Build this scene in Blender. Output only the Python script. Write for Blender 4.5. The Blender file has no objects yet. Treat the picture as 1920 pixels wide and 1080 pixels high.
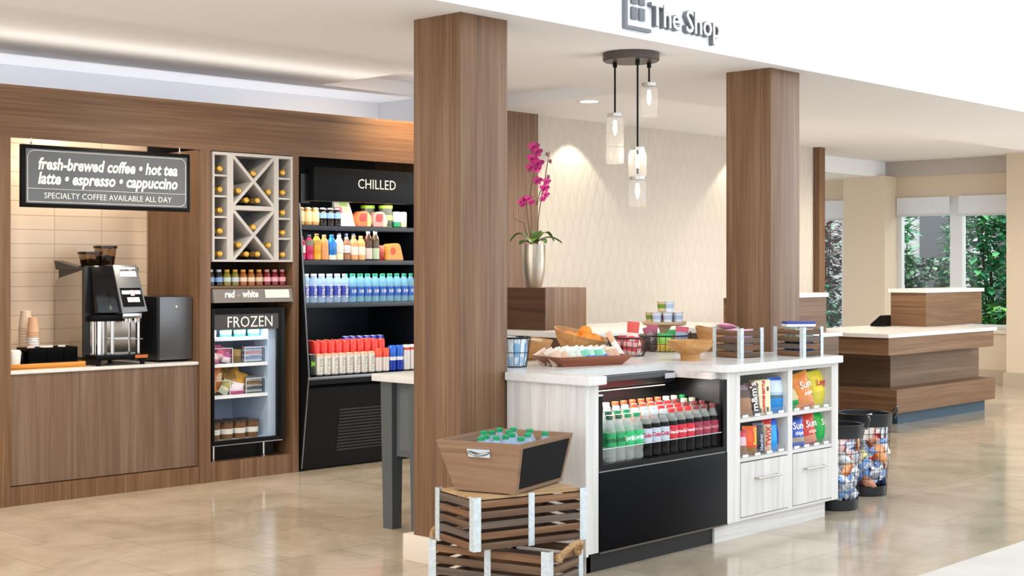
import bpy, bmesh, math, random
from mathutils import Vector, Matrix

random.seed(11)
scene = bpy.context.scene
COL = scene.collection
R = math.radians

# ------------------------------------------------------------------ camera
cd = bpy.data.cameras.new('camera')
cam = bpy.data.objects.new('camera', cd)
COL.objects.link(cam)
cam.location = (0.0, 0.0, 1.406)
cam.rotation_euler = (R(90), 0, R(43.25 - 90))
cd.sensor_width = 36.0
cd.lens = 36.0 * 2660.0 / 1920.0
cd.shift_y = -37.0 / 1920.0
cd.clip_start = 0.05
cd.clip_end = 200
scene.camera = cam

# ------------------------------------------------------------------ exposure, sky
scene.view_settings.view_transform = 'Standard'
scene.view_settings.look = 'None'
scene.view_settings.exposure = 0.58
scene.view_settings.gamma = 1.0
scene.view_settings.use_curve_mapping = False
wd = bpy.data.worlds.new('daylight')
scene.world = wd
wd.use_nodes = True
wd.node_tree.nodes['Background'].inputs[0].default_value = (0.93, 0.97, 1.0, 1)
wd.node_tree.nodes['Background'].inputs[1].default_value = 1.2


def lamp(name, kind, loc, power, color=(1, 1, 1), rot=(0, 0, 0), size=1.0, size_y=None, spot=60, blend=0.6):
    l = bpy.data.lights.new(name, kind)
    l.energy = power
    l.color = color
    if kind == 'AREA':
        l.size = size
        if size_y:
            l.shape = 'RECTANGLE'
            l.size_y = size_y
    if kind == 'SPOT':
        l.spot_size = R(spot)
        l.spot_blend = blend
        l.shadow_soft_size = size
    if kind == 'POINT':
        l.shadow_soft_size = size
    o = bpy.data.objects.new(name, l)
    o.location = loc
    o.rotation_euler = rot
    COL.objects.link(o)
    return o


WARM = (1.0, 0.86, 0.68)
# cool daylight from the tall lobby windows that face the shop front
lamp('lobby_daylight', 'AREA', (8.0, -6.5, 3.0), 110, (0.72, 0.87, 1.0), (R(86), 0, 0), 16, 5)
# added overhead fill behind the camera, brightens the ceilings by floor bounce
lamp('lobby_overhead_fill', 'AREA', (4.0, -3.5, 6.5), 35, (0.96, 0.98, 1.0), (0, 0, 0), 16, 7)
# softer light of the lobby on the entrance side
lamp('entrance_light', 'AREA', (-5.0, 4.0, 2.2), 170, (1.0, 0.93, 0.85), (R(92), 0, R(-90)), 9, 4)
# added strip light along the wall unit fascia, brightens the ceiling above
st = lamp('fascia_ceiling_fill', 'AREA', (5.2, 7.76, 2.45), 4.6, (1.0, 0.93, 0.84), (R(192), 0, R(-2.6)), 5.4, 0.12)
st.data.spread = R(150)
lamp('back_wall_fill', 'AREA', (5.4, 8.70, 1.75), 14, (0.95, 0.96, 1.0), (R(180), 0, R(-2.6)), 4.6, 0.1)  # added light hidden behind the unit, brightens back wall and ceiling
# recessed downlights (warm), some unseen and added to brighten the interior
DOWN = [(8.87, 7.48, 2.76, 45), (8.85, 6.59, 2.76, 80), (11.88, 6.61, 2.76, 120), (14.2, 7.2, 2.76, 110), (5.2, 6.75, 2.74, 75), (3.4, 6.7, 2.74, 75), (1.6, 6.6, 2.74, 75), (3.2, 5.4, 2.57, 40)]
for x, y, z, p in DOWN:
    lamp('downlight_lamp', 'SPOT', (x, y, z - 0.03), p, WARM, (0, 0, 0), 0.06, spot=168, blend=1.0)
lamp('wall_washer_lamp', 'SPOT', (9.80, 8.20, 2.74), 16, (1.0, 0.90, 0.74), (R(10), 0, 0), 0.03, spot=88, blend=0.15)
lamp('wall_washer_lamp', 'SPOT', (12.45, 8.2, 2.74), 16, (1.0, 0.90, 0.74), (R(10), 0, 0), 0.03, spot=88, blend=0.15)
lamp('beam_washer_lamp', 'SPOT', (7.05, 7.40, 2.74), 34, (1.0, 0.70, 0.38), (R(38), 0, 0), 0.04, spot=120, blend=0.8)
# daylight in the garden outside
lamp('garden_sky', 'AREA', (19.0, 9.5, 6.0), 1100, (0.95, 1.0, 1.0), (0, R(15), 0), 8, 10)
# lobby seating-side windows light the reception
lamp('reception_daylight', 'AREA', (15.0, 1.5, 2.4), 150, (0.88, 0.94, 1.0), (R(88), 0, 0), 6, 3)


# ------------------------------------------------------------------ colour + material helpers
def C(h, a=1.0):
    h = h.lstrip('#')
    out = []
    for i in (0, 2, 4):
        c = int(h[i:i + 2], 16) / 255.0
        out.append(c / 12.92 if c <= 0.04045 else ((c + 0.055) / 1.055) ** 2.4)
    return (out[0], out[1], out[2], a)


MATS = {}


def newmat(name):
    m = bpy.data.materials.new(name)
    m.use_nodes = True
    return m, m.node_tree, m.node_tree.nodes['Principled BSDF']


def plain(h, rough=0.5, metal=0.0, emit=0.0, coat=0.0, spec=0.5):
    key = ('p', h, rough, metal, emit, coat, spec)
    if key in MATS:
        return MATS[key]
    m, nt, b = newmat('paint_' + h.strip('#'))
    b.inputs['Base Color'].default_value = C(h)
    b.inputs['Roughness'].default_value = rough
    b.inputs['Metallic'].default_value = metal
    b.inputs['Specular IOR Level'].default_value = spec
    if coat:
        b.inputs['Coat Weight'].default_value = coat
        b.inputs['Coat Roughness'].default_value = 0.1
    if emit:
        b.inputs['Emission Color'].default_value = C(h)
        b.inputs['Emission Strength'].default_value = emit
    # very slight procedural variation so nothing reads as flat plastic
    n = nt.nodes.new('ShaderNodeTexNoise')
    n.inputs['Scale'].default_value = 40
    mr = nt.nodes.new('ShaderNodeMapRange')
    mr.inputs['To Min'].default_value = max(0.0, rough - 0.04)
    mr.inputs['To Max'].default_value = min(1.0, rough + 0.04)
    nt.links.new(n.outputs['Fac'], mr.inputs['Value'])
    nt.links.new(mr.outputs['Result'], b.inputs['Roughness'])
    MATS[key] = m
    return m


def wood(name, dark, mid, light, axis='Z', rough=0.42, scale=1.0, fine=0.5, spec=0.4):
    key = ('w', name, axis)
    if key in MATS:
        return MATS[key]
    m, nt, b = newmat(name + '_' + axis.lower())
    tc = nt.nodes.new('ShaderNodeTexCoord')
    mp = nt.nodes.new('ShaderNodeMapping')
    s = {'Z': (13, 13, 0.55), 'X': (0.55, 13, 13), 'Y': (13, 0.55, 13)}[axis]
    mp.inputs['Scale'].default_value = [k * scale for k in s]
    n1 = nt.nodes.new('ShaderNodeTexNoise')
    n1.inputs['Scale'].default_value = 1.0
    n1.inputs['Detail'].default_value = 7
    n1.inputs['Roughness'].default_value = 0.6
    n1.inputs['Distortion'].default_value = 0.7
    mp2 = nt.nodes.new('ShaderNodeMapping')
    mp2.inputs['Scale'].default_value = [k * scale * (6 if k > 2 else 2.5) for k in s]
    n2 = nt.nodes.new('ShaderNodeTexNoise')
    n2.inputs['Scale'].default_value = 1.0
    n2.inputs['Detail'].default_value = 4
    add = nt.nodes.new('ShaderNodeMix')
    add.data_type = 'FLOAT'
    add.inputs[0].default_value = 0.3 * fine * 2
    ramp = nt.nodes.new('ShaderNodeValToRGB')
    e = ramp.color_ramp.elements
    e[0].position = 0.3
    e[0].color = C(dark)
    e[1].position = 0.7
    e[1].color = C(light)
    x = e.new(0.5)
    x.color = C(mid)
    L = nt.links.new
    L(tc.outputs['Object'], mp.inputs['Vector'])
    L(tc.outputs['Object'], mp2.inputs['Vector'])
    L(mp.outputs['Vector'], n1.inputs['Vector'])
    L(mp2.outputs['Vector'], n2.inputs['Vector'])
    L(n1.outputs['Fac'], add.inputs[2])
    L(n2.outputs['Fac'], add.inputs[3])
    L(add.outputs[0], ramp.inputs['Fac'])
    L(ramp.outputs['Color'], b.inputs['Base Color'])
    b.inputs['Roughness'].default_value = rough
    b.inputs['Specular IOR Level'].default_value = spec
    MATS[key] = m
    return m


def walnut(axis):
    return wood('walnut', '#503824', '#705239', '#896c53', axis, fine=0.8)


def whitewash(axis='Z'):
    return wood('whitewashed_oak', '#b4b2ae', '#cfcdca', '#dfdedc', axis, rough=0.5, scale=1.5)


def rustic(axis='X'):
    return wood('rustic_slat', '#3b2a1f', '#5c4534', '#83684f', axis, rough=0.7, scale=1.6)


def rustic_pick(axis, k):
    return (rustic(axis), wood('rustic_slat_grey', '#3f342c', '#5e5046', '#7f6f62', axis, rough=0.7, scale=1.7), wood('rustic_slat_warm', '#4a3120', '#6f4e35', '#94704f', axis, rough=0.7, scale=1.5))[k % 3]


def bowlwood(axis='X'):
    return wood('acacia', '#9c6c3b', '#b98750', '#cfa06a', axis, rough=0.45, scale=1.4)


def glass(name='clear_pane', tint=(1, 1, 1), refl=1.0, rough=0.0, trans=None):
    key = ('g', name)
    if key in MATS:
        return MATS[key]
    m = bpy.data.materials.new(name)
    m.use_nodes = True
    nt = m.node_tree
    nt.nodes.clear()
    out = nt.nodes.new('ShaderNodeOutputMaterial')
    t = nt.nodes.new('ShaderNodeBsdfTransparent')
    t.inputs[0].default_value = (*tint, 1)
    g = nt.nodes.new('ShaderNodeBsdfGlossy')
    g.inputs['Roughness'].default_value = rough
    f = nt.nodes.new('ShaderNodeFresnel')
    f.inputs['IOR'].default_value = 1.45
    mul = nt.nodes.new('ShaderNodeMath')
    mul.operation = 'MULTIPLY'
    mul.inputs[1].default_value = refl
    mix = nt.nodes.new('ShaderNodeMixShader')
    geo = nt.nodes.new('ShaderNodeNewGeometry')
    inv = nt.nodes.new('ShaderNodeMath')
    inv.operation = 'SUBTRACT'
    inv.inputs[0].default_value = 1.0
    front = nt.nodes.new('ShaderNodeMath')
    front.operation = 'MULTIPLY'
    front.use_clamp = True
    nt.links.new(geo.outputs['Backfacing'], inv.inputs[1])
    nt.links.new(f.outputs[0], mul.inputs[0])
    nt.links.new(mul.outputs[0], front.inputs[0])
    nt.links.new(inv.outputs[0], front.inputs[1])
    nt.links.new(front.outputs[0], mix.inputs[0])
    nt.links.new(t.outputs[0], mix.inputs[1])
    nt.links.new(g.outputs[0], mix.inputs[2])
    nt.links.new(mix.outputs[0], out.inputs[0])
    MATS[key] = m
    return m


def milky(name, tint, amount, rough=0.08):
    """clear plastic that also scatters some light"""
    key = ('m', name)
    if key in MATS:
        return MATS[key]
    m, nt, b = newmat(name)
    b.inputs['Base Color'].default_value = C(tint)
    b.inputs['Roughness'].default_value = rough
    b.inputs['Alpha'].default_value = amount
    n = nt.nodes.new('ShaderNodeTexNoise')
    n.inputs['Scale'].default_value = 55
    mr = nt.nodes.new('ShaderNodeMapRange')
    mr.inputs['To Min'].default_value = amount * 0.75
    mr.inputs['To Max'].default_value = min(1.0, amount * 1.25)
    nt.links.new(n.outputs['Fac'], mr.inputs['Value'])
    nt.links.new(mr.outputs['Result'], b.inputs['Alpha'])
    MATS[key] = m
    return m


def noisecol(name, cols, scale=6.0, rough=0.6, metal=0.0, bump=0.0, detail=3, stretch=(1, 1, 1), spec=0.5, voro=False):
    key = ('n', name)
    if key in MATS:
        return MATS[key]
    m, nt, b = newmat(name)
    tc = nt.nodes.new('ShaderNodeTexCoord')
    mp = nt.nodes.new('ShaderNodeMapping')
    mp.inputs['Scale'].default_value = stretch
    if voro:
        n = nt.nodes.new('ShaderNodeTexVoronoi')
        fac = n.outputs['Color']
    else:
        n = nt.nodes.new('ShaderNodeTexNoise')
        n.inputs['Detail'].default_value = detail
        fac = n.outputs['Fac']
    n.inputs['Scale'].default_value = scale
    ramp = nt.nodes.new('ShaderNodeValToRGB')
    if voro:
        ramp.color_ramp.interpolation = 'CONSTANT'
    e = ramp.color_ramp.elements
    lo, hi = (0.0, 0.9) if voro else (0.3, 0.7)
    e[0].position = lo
    e[0].color = C(cols[0])
    e[1].position = hi
    e[1].color = C(cols[-1])
    for i, c in enumerate(cols[1:-1]):
        x = e.new(lo + (hi - lo) * (i + 1) / (len(cols) - 1))
        x.color = C(c)
    nt.links.new(tc.outputs['Object'], mp.inputs['Vector'])
    nt.links.new(mp.outputs['Vector'], n.inputs['Vector'])
    nt.links.new(fac, ramp.inputs['Fac'])
    nt.links.new(ramp.outputs['Color'], b.inputs['Base Color'])
    b.inputs['Roughness'].default_value = rough
    b.inputs['Metallic'].default_value = metal
    b.inputs['Specular IOR Level'].default_value = spec
    if bump:
        bp = nt.nodes.new('ShaderNodeBump')
        bp.inputs['Strength'].default_value = bump
        bp.inputs['Distance'].default_value = 0.01
        nt.links.new(n.outputs[0] if voro else n.outputs['Fac'], bp.inputs['Height'])
        nt.links.new(bp.outputs['Normal'], b.inputs['Normal'])
    MATS[key] = m
    return m


def floor_material():
    m, nt, b = newmat('polished_stone_tile')
    tc = nt.nodes.new('ShaderNodeTexCoord')
    br = nt.nodes.new('ShaderNodeTexBrick')
    br.inputs['Color1'].default_value = (1, 1, 1, 1)
    br.inputs['Color2'].default_value = (0.90, 0.885, 0.87, 1)
    br.inputs['Mortar'].default_value = (0.68, 0.66, 0.64, 1)
    br.inputs['Scale'].default_value = 1.0
    br.inputs['Mortar Size'].default_value = 0.003
    br.inputs['Brick Width'].default_value = 0.61
    br.inputs['Row Height'].default_value = 0.61
    br.offset = 0.5
    n1 = nt.nodes.new('ShaderNodeTexNoise')
    n1.inputs['Scale'].default_value = 1.7
    n1.inputs['Detail'].default_value = 10
    n1.inputs['Roughness'].default_value = 0.68
    n1.inputs['Distortion'].default_value = 1.1
    ramp = nt.nodes.new('ShaderNodeValToRGB')
    e = ramp.color_ramp.elements
    e[0].position = 0.32
    e[0].color = C('#a59783')
    e[1].position = 0.7
    e[1].color = C('#c6b9a6')
    mid = e.new(0.5)
    mid.color = C('#b7a995')
    mx = nt.nodes.new('ShaderNodeMix')
    mx.data_type = 'RGBA'
    mx.blend_type = 'MULTIPLY'
    mx.inputs[0].default_value = 1.0
    L = nt.links.new
    L(tc.outputs['Object'], br.inputs['Vector'])
    L(tc.outputs['Object'], n1.inputs['Vector'])
    L(n1.outputs['Fac'], ramp.inputs['Fac'])
    L(ramp.outputs['Color'], mx.inputs[6])
    L(br.outputs['Color'], mx.inputs[7])
    L(mx.outputs[2], b.inputs['Base Color'])
    b.inputs['Roughness'].default_value = 0.13
    b.inputs['Specular IOR Level'].default_value = 0.55
    return m


def tile_material():
    m, nt, b = newmat('cream_wall_tile')
    tc = nt.nodes.new('ShaderNodeTexCoord')
    mp = nt.nodes.new('ShaderNodeMapping')
    mp.inputs['Rotation'].default_value = (R(90), 0, 0)
    br = nt.nodes.new('ShaderNodeTexBrick')
    br.inputs['Color1'].default_value = C('#e6d3bd')
    br.inputs['Color2'].default_value = C('#e0ccb5')
    br.inputs['Mortar'].default_value = C('#b59c80')
    br.inputs['Scale'].default_value = 1.0
    br.inputs['Mortar Size'].default_value = 0.0022
    br.inputs['Brick Width'].default_value = 0.335
    br.inputs['Row Height'].default_value = 0.092
    br.offset = 0.0
    nt.links.new(tc.outputs['Object'], mp.inputs['Vector'])
    nt.links.new(mp.outputs['Vector'], br.inputs['Vector'])
    nt.links.new(br.outputs['Color'], b.inputs['Base Color'])
    b.inputs['Roughness'].default_value = 0.25
    return m


# ------------------------------------------------------------------ mesh builder
class MB:
    def __init__(self):
        self.bm = bmesh.new()

    def box(self, x0, y0, z0, x1, y1, z1, m=0, bev=0.0, mtx=None):
        vs = [self.bm.verts.new(p) for p in ((x0, y0, z0), (x1, y0, z0), (x1, y1, z0), (x0, y1, z0), (x0, y0, z1), (x1, y0, z1), (x1, y1, z1), (x0, y1, z1))]
        return self._hexa(vs, m, bev, mtx)

    def hexa(self, pts, m=0, bev=0.0, mtx=None):
        return self._hexa([self.bm.verts.new(p) for p in pts], m, bev, mtx)

    def _hexa(self, vs, m, bev, mtx):
        fs = []
        for q in ((3, 2, 1, 0), (4, 5, 6, 7), (0, 1, 5, 4), (1, 2, 6, 5), (2, 3, 7, 6), (3, 0, 4, 7)):
            f = self.bm.faces.new([vs[i] for i in q])
            f.material_index = m
            fs.append(f)
        if mtx is not None:
            bmesh.ops.transform(self.bm, matrix=mtx, verts=vs)
        if bev:
            es = list({e for f in fs for e in f.edges})
            r = bmesh.ops.bevel(self.bm, geom=es, offset=bev, segments=2, profile=0.6, affect='EDGES')
            for f in r['faces']:
                f.material_index = m
        return self

    def lathe(self, prof, c=(0, 0, 0), n=20, m=0, mtx=None, squash=1.0):
        """prof: list of (r, z) or (r, z, mat of the band that starts here)"""
        rings = []
        new = []
        for p in prof:
            r, z = p[0], p[1]
            if r < 1e-6:
                v = self.bm.verts.new((c[0], c[1], c[2] + z))
                rings.append([v])
                new.append(v)
            else:
                ring = [self.bm.verts.new((c[0] + r * math.cos(2 * math.pi * k / n), c[1] + squash * r * math.sin(2 * math.pi * k / n), c[2] + z)) for k in range(n)]
                rings.append(ring)
                new += ring
        for i in range(len(rings) - 1):
            a, b = rings[i], rings[i + 1]
            mi = prof[i][2] if len(prof[i]) > 2 else m
            for k in range(n):
                k2 = (k + 1) % n
                if len(a) == 1 and len(b) == 1:
                    continue
                if len(a) == 1:
                    f = self.bm.faces.new((a[0], b[k2], b[k]))
                elif len(b) == 1:
                    f = self.bm.faces.new((a[k], a[k2], b[0]))
                else:
                    f = self.bm.faces.new((a[k], a[k2], b[k2], b[k]))
                f.material_index = mi
        if mtx is not None:
            bmesh.ops.transform(self.bm, matrix=mtx, verts=new)
        return self

    def tube(self, pts, r, n=6, m=0, closed=False):
        P = [Vector(p) for p in pts]
        rings = []
        N = len(P)
        for i, p in enumerate(P):
            if closed:
                d = P[(i + 1) % N] - P[i - 1]
            else:
                d = P[min(i + 1, N - 1)] - P[max(i - 1, 0)]
            d.normalize()
            up = Vector((0, 0, 1)) if abs(d.z) < 0.95 else Vector((1, 0, 0))
            a = d.cross(up).normalized()
            b = a.cross(d).normalized()
            rr = r[i] if isinstance(r, (list, tuple)) else r
            rings.append([self.bm.verts.new(p + rr * (math.cos(2 * math.pi * k / n) * a + math.sin(2 * math.pi * k / n) * b)) for k in range(n)])
        M = N if closed else N - 1
        for i in range(M):
            a, b = rings[i], rings[(i + 1) % N]
            for k in range(n):
                k2 = (k + 1) % n
                f = self.bm.faces.new((a[k2], a[k], b[k], b[k2]))
                f.material_index = m
        if not closed:
            f = self.bm.faces.new(rings[0])
            f.material_index = m
            f = self.bm.faces.new(rings[-1][::-1])
            f.material_index = m
        return self

    def ball(self, c, r, m=0, n=12, sc=(1, 1, 1)):
        prof = []
        k = max(4, n // 2)
        for i in range(k + 1):
            a = -math.pi / 2 + math.pi * i / k
            prof.append((max(0.0, r * math.cos(a)) if 0 < i < k else 0.0, r * math.sin(a)))
        mt = Matrix.Translation(c) @ Matrix.Diagonal((*sc, 1))
        return self.lathe(prof, n=n, m=m, mtx=mt)

    def prism(self, pts, z0, z1, m=0, axis='z', mtx=None, bev=0):
        """extrude a polygon: axis z -> (x,y) polygon; y -> (x,z) polygon; x -> (y,z) polygon"""
        def P(p, h):
            return {'z': (p[0], p[1], h), 'y': (p[0], h, p[1]), 'x': (h, p[0], p[1])}[axis]
        lo = [self.bm.verts.new(P(p, z0)) for p in pts]
        hi = [self.bm.verts.new(P(p, z1)) for p in pts]
        fs = [self.bm.faces.new(lo[::-1]), self.bm.faces.new(hi)]
        n = len(pts)
        for i in range(n):
            fs.append(self.bm.faces.new((lo[i], lo[(i + 1) % n], hi[(i + 1) % n], hi[i])))
        for f in fs:
            f.material_index = m
        if mtx is not None:
            bmesh.ops.transform(self.bm, matrix=mtx, verts=lo + hi)
        if bev:
            r = bmesh.ops.bevel(self.bm, geom=list({e for f in fs for e in f.edges}), offset=bev, segments=2, affect='EDGES')
            for f in r['faces']:
                f.material_index = m
        return self

    def quad(self, pts, m=0):
        f = self.bm.faces.new([self.bm.verts.new(p) for p in pts])
        f.material_index = m
        return self

    def bag(self, w, h, d, m=(0, 0, 0), seal=0.08, nx=8, nz=12, bands=None, c=(0, 0, 0), mtx=None, seed=0, crink=0.0):
        """a pillow bag standing on z=0, facing -y; bands = list of (z fraction, mat) from the bottom up"""
        rnd = random.Random(seed)
        front, back = [], []
        new = []
        for j in range(nz + 1):
            v = j / nz
            rowf, rowb = [], []
            e = max(0.0, math.sin(math.pi * min(1, max(0, (v - seal * 0.6) / (1 - 1.2 * seal))))) ** 0.55
            for i in range(nx + 1):
                u = i / nx
                g = max(0.0, math.sin(math.pi * u)) ** 0.6
                t = 0.5 * d * e * g
                j1 = crink * (rnd.random() - 0.5)
                x = (u - 0.5) * w * (1 - 0.06 * e)
                a = self.bm.verts.new((c[0] + x, c[1] - t - 0.0006 + j1, c[2] + v * h))
                rowf.append(a)
                if 0 < i < nx:
                    b = self.bm.verts.new((c[0] + x, c[1] + t + 0.0006 + j1, c[2] + v * h))
                else:
                    b = a
                rowb.append(b)
                new.append(a)
                if b is not a:
                    new.append(b)
            front.append(rowf)
            back.append(rowb)
        for j in range(nz):
            v = (j + 0.5) / nz
            mi = m[0]
            if bands:
                for z, k in bands:
                    if v >= z:
                        mi = k
            for i in range(nx):
                f = self.bm.faces.new((front[j][i], front[j][i + 1], front[j + 1][i + 1], front[j + 1][i]))
                f.material_index = mi
                q = [back[j][i + 1], back[j][i], back[j + 1][i], back[j + 1][i + 1]]
                f = self.bm.faces.new(q)
                f.material_index = mi
        if mtx is not None:
            bmesh.ops.transform(self.bm, matrix=mtx, verts=new)
        return self


def obj(name, mb, mats, parent=None, loc=None, rot=None, sharp=35, kind=None):
    if not isinstance(mats, (list, tuple)):
        mats = [mats]
    me = bpy.data.meshes.new(name)
    bmesh.ops.recalc_face_normals(mb.bm, faces=mb.bm.faces)
    mb.bm.to_mesh(me)
    mb.bm.free()
    for m in mats:
        me.materials.append(m)
    me.polygons.foreach_set('use_smooth', [True] * len(me.polygons))
    me.set_sharp_from_angle(angle=R(sharp))
    o = bpy.data.objects.new(name, me)
    COL.objects.link(o)
    if parent:
        o.parent = parent
    if loc:
        o.location = loc
    if rot:
        o.rotation_euler = rot
    if kind:
        o['kind'] = kind
    return o


def regrain(o, alt):
    """faces that look along x get the second grain direction"""
    o.data.materials.append(alt)
    k = len(o.data.materials) - 1
    for f in o.data.polygons:
        if abs(f.normal.x) > 0.7:
            f.material_index = k
    return o


def tag(o, label, cat, group=None):
    o['label'] = label
    o['category'] = cat
    if group:
        o['group'] = group
    return o


def thing(name, label, cat, loc=(0, 0, 0), rz=0.0, group=None):
    o = bpy.data.objects.new(name, None)
    o.empty_display_size = 0.05
    COL.objects.link(o)
    o.location = loc
    o.rotation_euler = (0, 0, rz)
    return tag(o, label, cat, group)


KIDS = {}


def dup(root, loc, rz=None, label=None, group=None, rot=None):
    kids = [k for k in bpy.data.objects if k.parent == root] if root.name not in KIDS else KIDS[root.name]
    KIDS[root.name] = kids
    r = root.copy()
    COL.objects.link(r)
    r.location = loc
    if rz is not None:
        r.rotation_euler = (0, 0, rz)
    if rot is not None:
        r.rotation_euler = rot
    if label:
        r['label'] = label
    if group:
        r['group'] = group
    for k in kids:
        c = k.copy()
        COL.objects.link(c)
        c.parent = r
        if k.name not in KIDS:
            KIDS[k.name] = [g for g in bpy.data.objects if g.parent == k]
        for g in KIDS[k.name]:
            d = g.copy()
            COL.objects.link(d)
            d.parent = c
    return r


TXT = {}


def text(body, size, mat, parent, loc, name='lettering', shear=0.0, bold=0.0, ext=0.0008, sx=1.0, rot=None, wrap=None, align='CENTER', space=1.0, line=1.0, vertical=False, slab=0.0):
    """lettering in the x-z plane facing -y (or bent round a cylinder of radius wrap); origin = centre"""
    key = (body, size, shear, bold, ext, sx, wrap, align, space, vertical, line)
    if key not in TXT:
        cu = bpy.data.curves.new('lettering', 'FONT')
        cu.body = body
        cu.size = size
        cu.shear = shear
        cu.offset = bold
        cu.extrude = ext
        cu.resolution_u = 2
        cu.align_x = align
        cu.align_y = 'CENTER'
        cu.space_character = space
        cu.space_line = line
        t = bpy.data.objects.new('lettering', cu)
        COL.objects.link(t)
        bpy.context.view_layer.update()
        me = bpy.data.meshes.new_from_object(t.evaluated_get(bpy.context.evaluated_depsgraph_get()))
        bpy.data.objects.remove(t)
        bpy.data.curves.remove(cu)
        for v in me.vertices:
            x, y, z = v.co
            x *= sx
            if vertical:
                x, y = -y, x
            if wrap:
                a = x / wrap
                rr = wrap + z
                v.co = (rr * math.sin(a), -rr * math.cos(a), y)
            else:
                v.co = (x, -z, y)
        me.materials.clear()
        TXT[key] = me
    me = TXT[key].copy()
    me.name = name
    me.materials.append(mat)
    o = bpy.data.objects.new(name, me)
    COL.objects.link(o)
    o.parent = parent
    o.location = loc
    if rot:
        o.rotation_euler = rot
    return o


ORD = ['first', 'second', 'third', 'fourth', 'fifth', 'sixth', 'seventh', 'eighth', 'ninth', 'tenth', 'eleventh', 'twelfth', 'thirteenth', 'fourteenth', 'fifteenth', 'sixteenth', 'seventeenth', 'eighteenth']

# frame of the built-in wall unit: u along it, v into it
TH = R(-2.6)
W0 = Vector((4.0, 7.883))


def W(u, v, z=0.0):
    return (W0.x + u * math.cos(TH) - v * math.sin(TH), W0.y + u * math.sin(TH) + v * math.cos(TH), z)


WHITE = plain('#e9e7e3', 0.7)
WHITEPAINT = plain('#eff0f3', 0.85)
CREAM = plain('#ddcfbb', 0.8)
QUARTZ = noisecol('white_quartz', ['#d2d1cf', '#dad9d7'], 30, 0.22)
BLACK = plain('#060708', 0.35, spec=0.15)
BLACKGLOSS = plain('#06070a', 0.1, spec=0.4)
CHROME = plain('#d8d8d8', 0.15, 1.0)
STEEL = plain('#a9acae', 0.3, 1.0)
GALV = noisecol('galvanised_strip', ['#b9c4ca', '#d2dade'], 60, 0.5, 0.35)
BRUSHED = plain('#8b8f93', 0.35, 0.9)
DARKGREY = plain('#43464a', 0.5)
LETTER = plain('#f2f1ee', 0.5)
CLEAR = glass('clear_pane')
PET = glass('clear_pet', (0.93, 0.96, 0.97), 1.6, 0.03)
ACRYLIC = glass('clear_acrylic', (0.95, 0.97, 0.97), 1.5)


# ================================================================== SETTING
m = MB()
m.box(-6, 3.09, -0.12, 16.8, 14, 0.0)
obj('floor', m, floor_material(), kind='structure')
m = MB()
m.box(-6, -9, -0.12, 24, 3.09, 0.001)
obj('floor.001', m, noisecol('pale_matt_tile', ['#bdb8b3', '#c8c4bf'], 3, 0.5), kind='structure')

# header over the shop front, with the flat soffit behind it
m = MB()
m.box(-6, 4.565, 2.598, 16.8, 6.08, 4.6)
m.box(6.2, 6.08, 2.598, 6.7, 6.55, 2.86)
obj('wall_header', m, WHITEPAINT, kind='structure')
# ceiling over the shop (with the raised tray) and the lower ceiling beyond the bulkhead
m = MB()
m.box(-6, 6.08, 2.77, 6.7, 11, 2.9)
m.box(8.65, 6.08, 2.77, 16.8, 9.0, 2.9)
m.box(6.7, 8.25, 2.77, 8.65, 11, 2.9)
m.box(6.7, 6.08, 2.87, 8.65, 8.25, 2.95)
obj('ceiling', m, WHITEPAINT, kind='structure')
m = MB()
m.box(14.12, 9.08, 2.575, 16.8, 14, 2.9)
obj('ceiling.001', m, WHITEPAINT, kind='structure')

# wall behind and above the built-in unit, and its return
m = MB()
m.box(-3.0, 1.10, 0, 3.85, 1.25, 2.77)
obj('wall_back', m, plain('#eceef4', 0.85), loc=W(0, 0), rot=(0, 0, TH), kind='structure')
m = MB()
m.box(7.76, 8.0, 0, 8.3, 9.0, 2.77)
obj('wall_return', m, plain('#c9c9cc', 0.85), kind='structure')
# textured accent wall
m = MB()
m.box(9.31, 8.5, 0, 14.0, 8.62, 2.77)


def texture_wall():
    mt, nt, b = newmat('carved_leaf_plaster')
    L = nt.links.new
    tc = nt.nodes.new('ShaderNodeTexCoord')
    n = nt.nodes.new('ShaderNodeTexNoise')
    n.inputs['Scale'].default_value = 2.2
    n.inputs['Detail'].default_value = 1
    L(tc.outputs['Object'], n.inputs['Vector'])
    mx = nt.nodes.new('ShaderNodeMix')
    mx.data_type = 'RGBA'
    mx.blend_type = 'LINEAR_LIGHT'
    mx.inputs[0].default_value = 0.05
    L(tc.outputs['Object'], mx.inputs[6])
    L(n.outputs['Color'], mx.inputs[7])
    sep = nt.nodes.new('ShaderNodeSeparateXYZ')
    L(mx.outputs[2], sep.inputs[0])

    def mth(op, a, b_=None):
        q = nt.nodes.new('ShaderNodeMath')
        q.operation = op
        for i, v in enumerate((a, b_)):
            if v is None:
                continue
            if isinstance(v, (int, float)):
                q.inputs[i].default_value = v
            else:
                L(v, q.inputs[i])
        return q.outputs[0]
    xs = mth('MULTIPLY', sep.outputs['X'], 26.0)
    zs = mth('MULTIPLY', sep.outputs['Z'], 8.0)
    w1 = mth('ABSOLUTE', mth('SINE', mth('ADD', xs, zs)))
    w2 = mth('ABSOLUTE', mth('SINE', mth('SUBTRACT', xs, zs)))
    h = mth('POWER', mth('MINIMUM', w1, w2), 0.45)
    bp = nt.nodes.new('ShaderNodeBump')
    bp.inputs['Strength'].default_value = 0.5
    bp.inputs['Distance'].default_value = 0.014
    L(h, bp.inputs['Height'])
    L(bp.outputs['Normal'], b.inputs['Normal'])
    b.inputs['Base Color'].default_value = C('#c9c1b6')
    b.inputs['Roughness'].default_value = 0.7
    return mt


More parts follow.
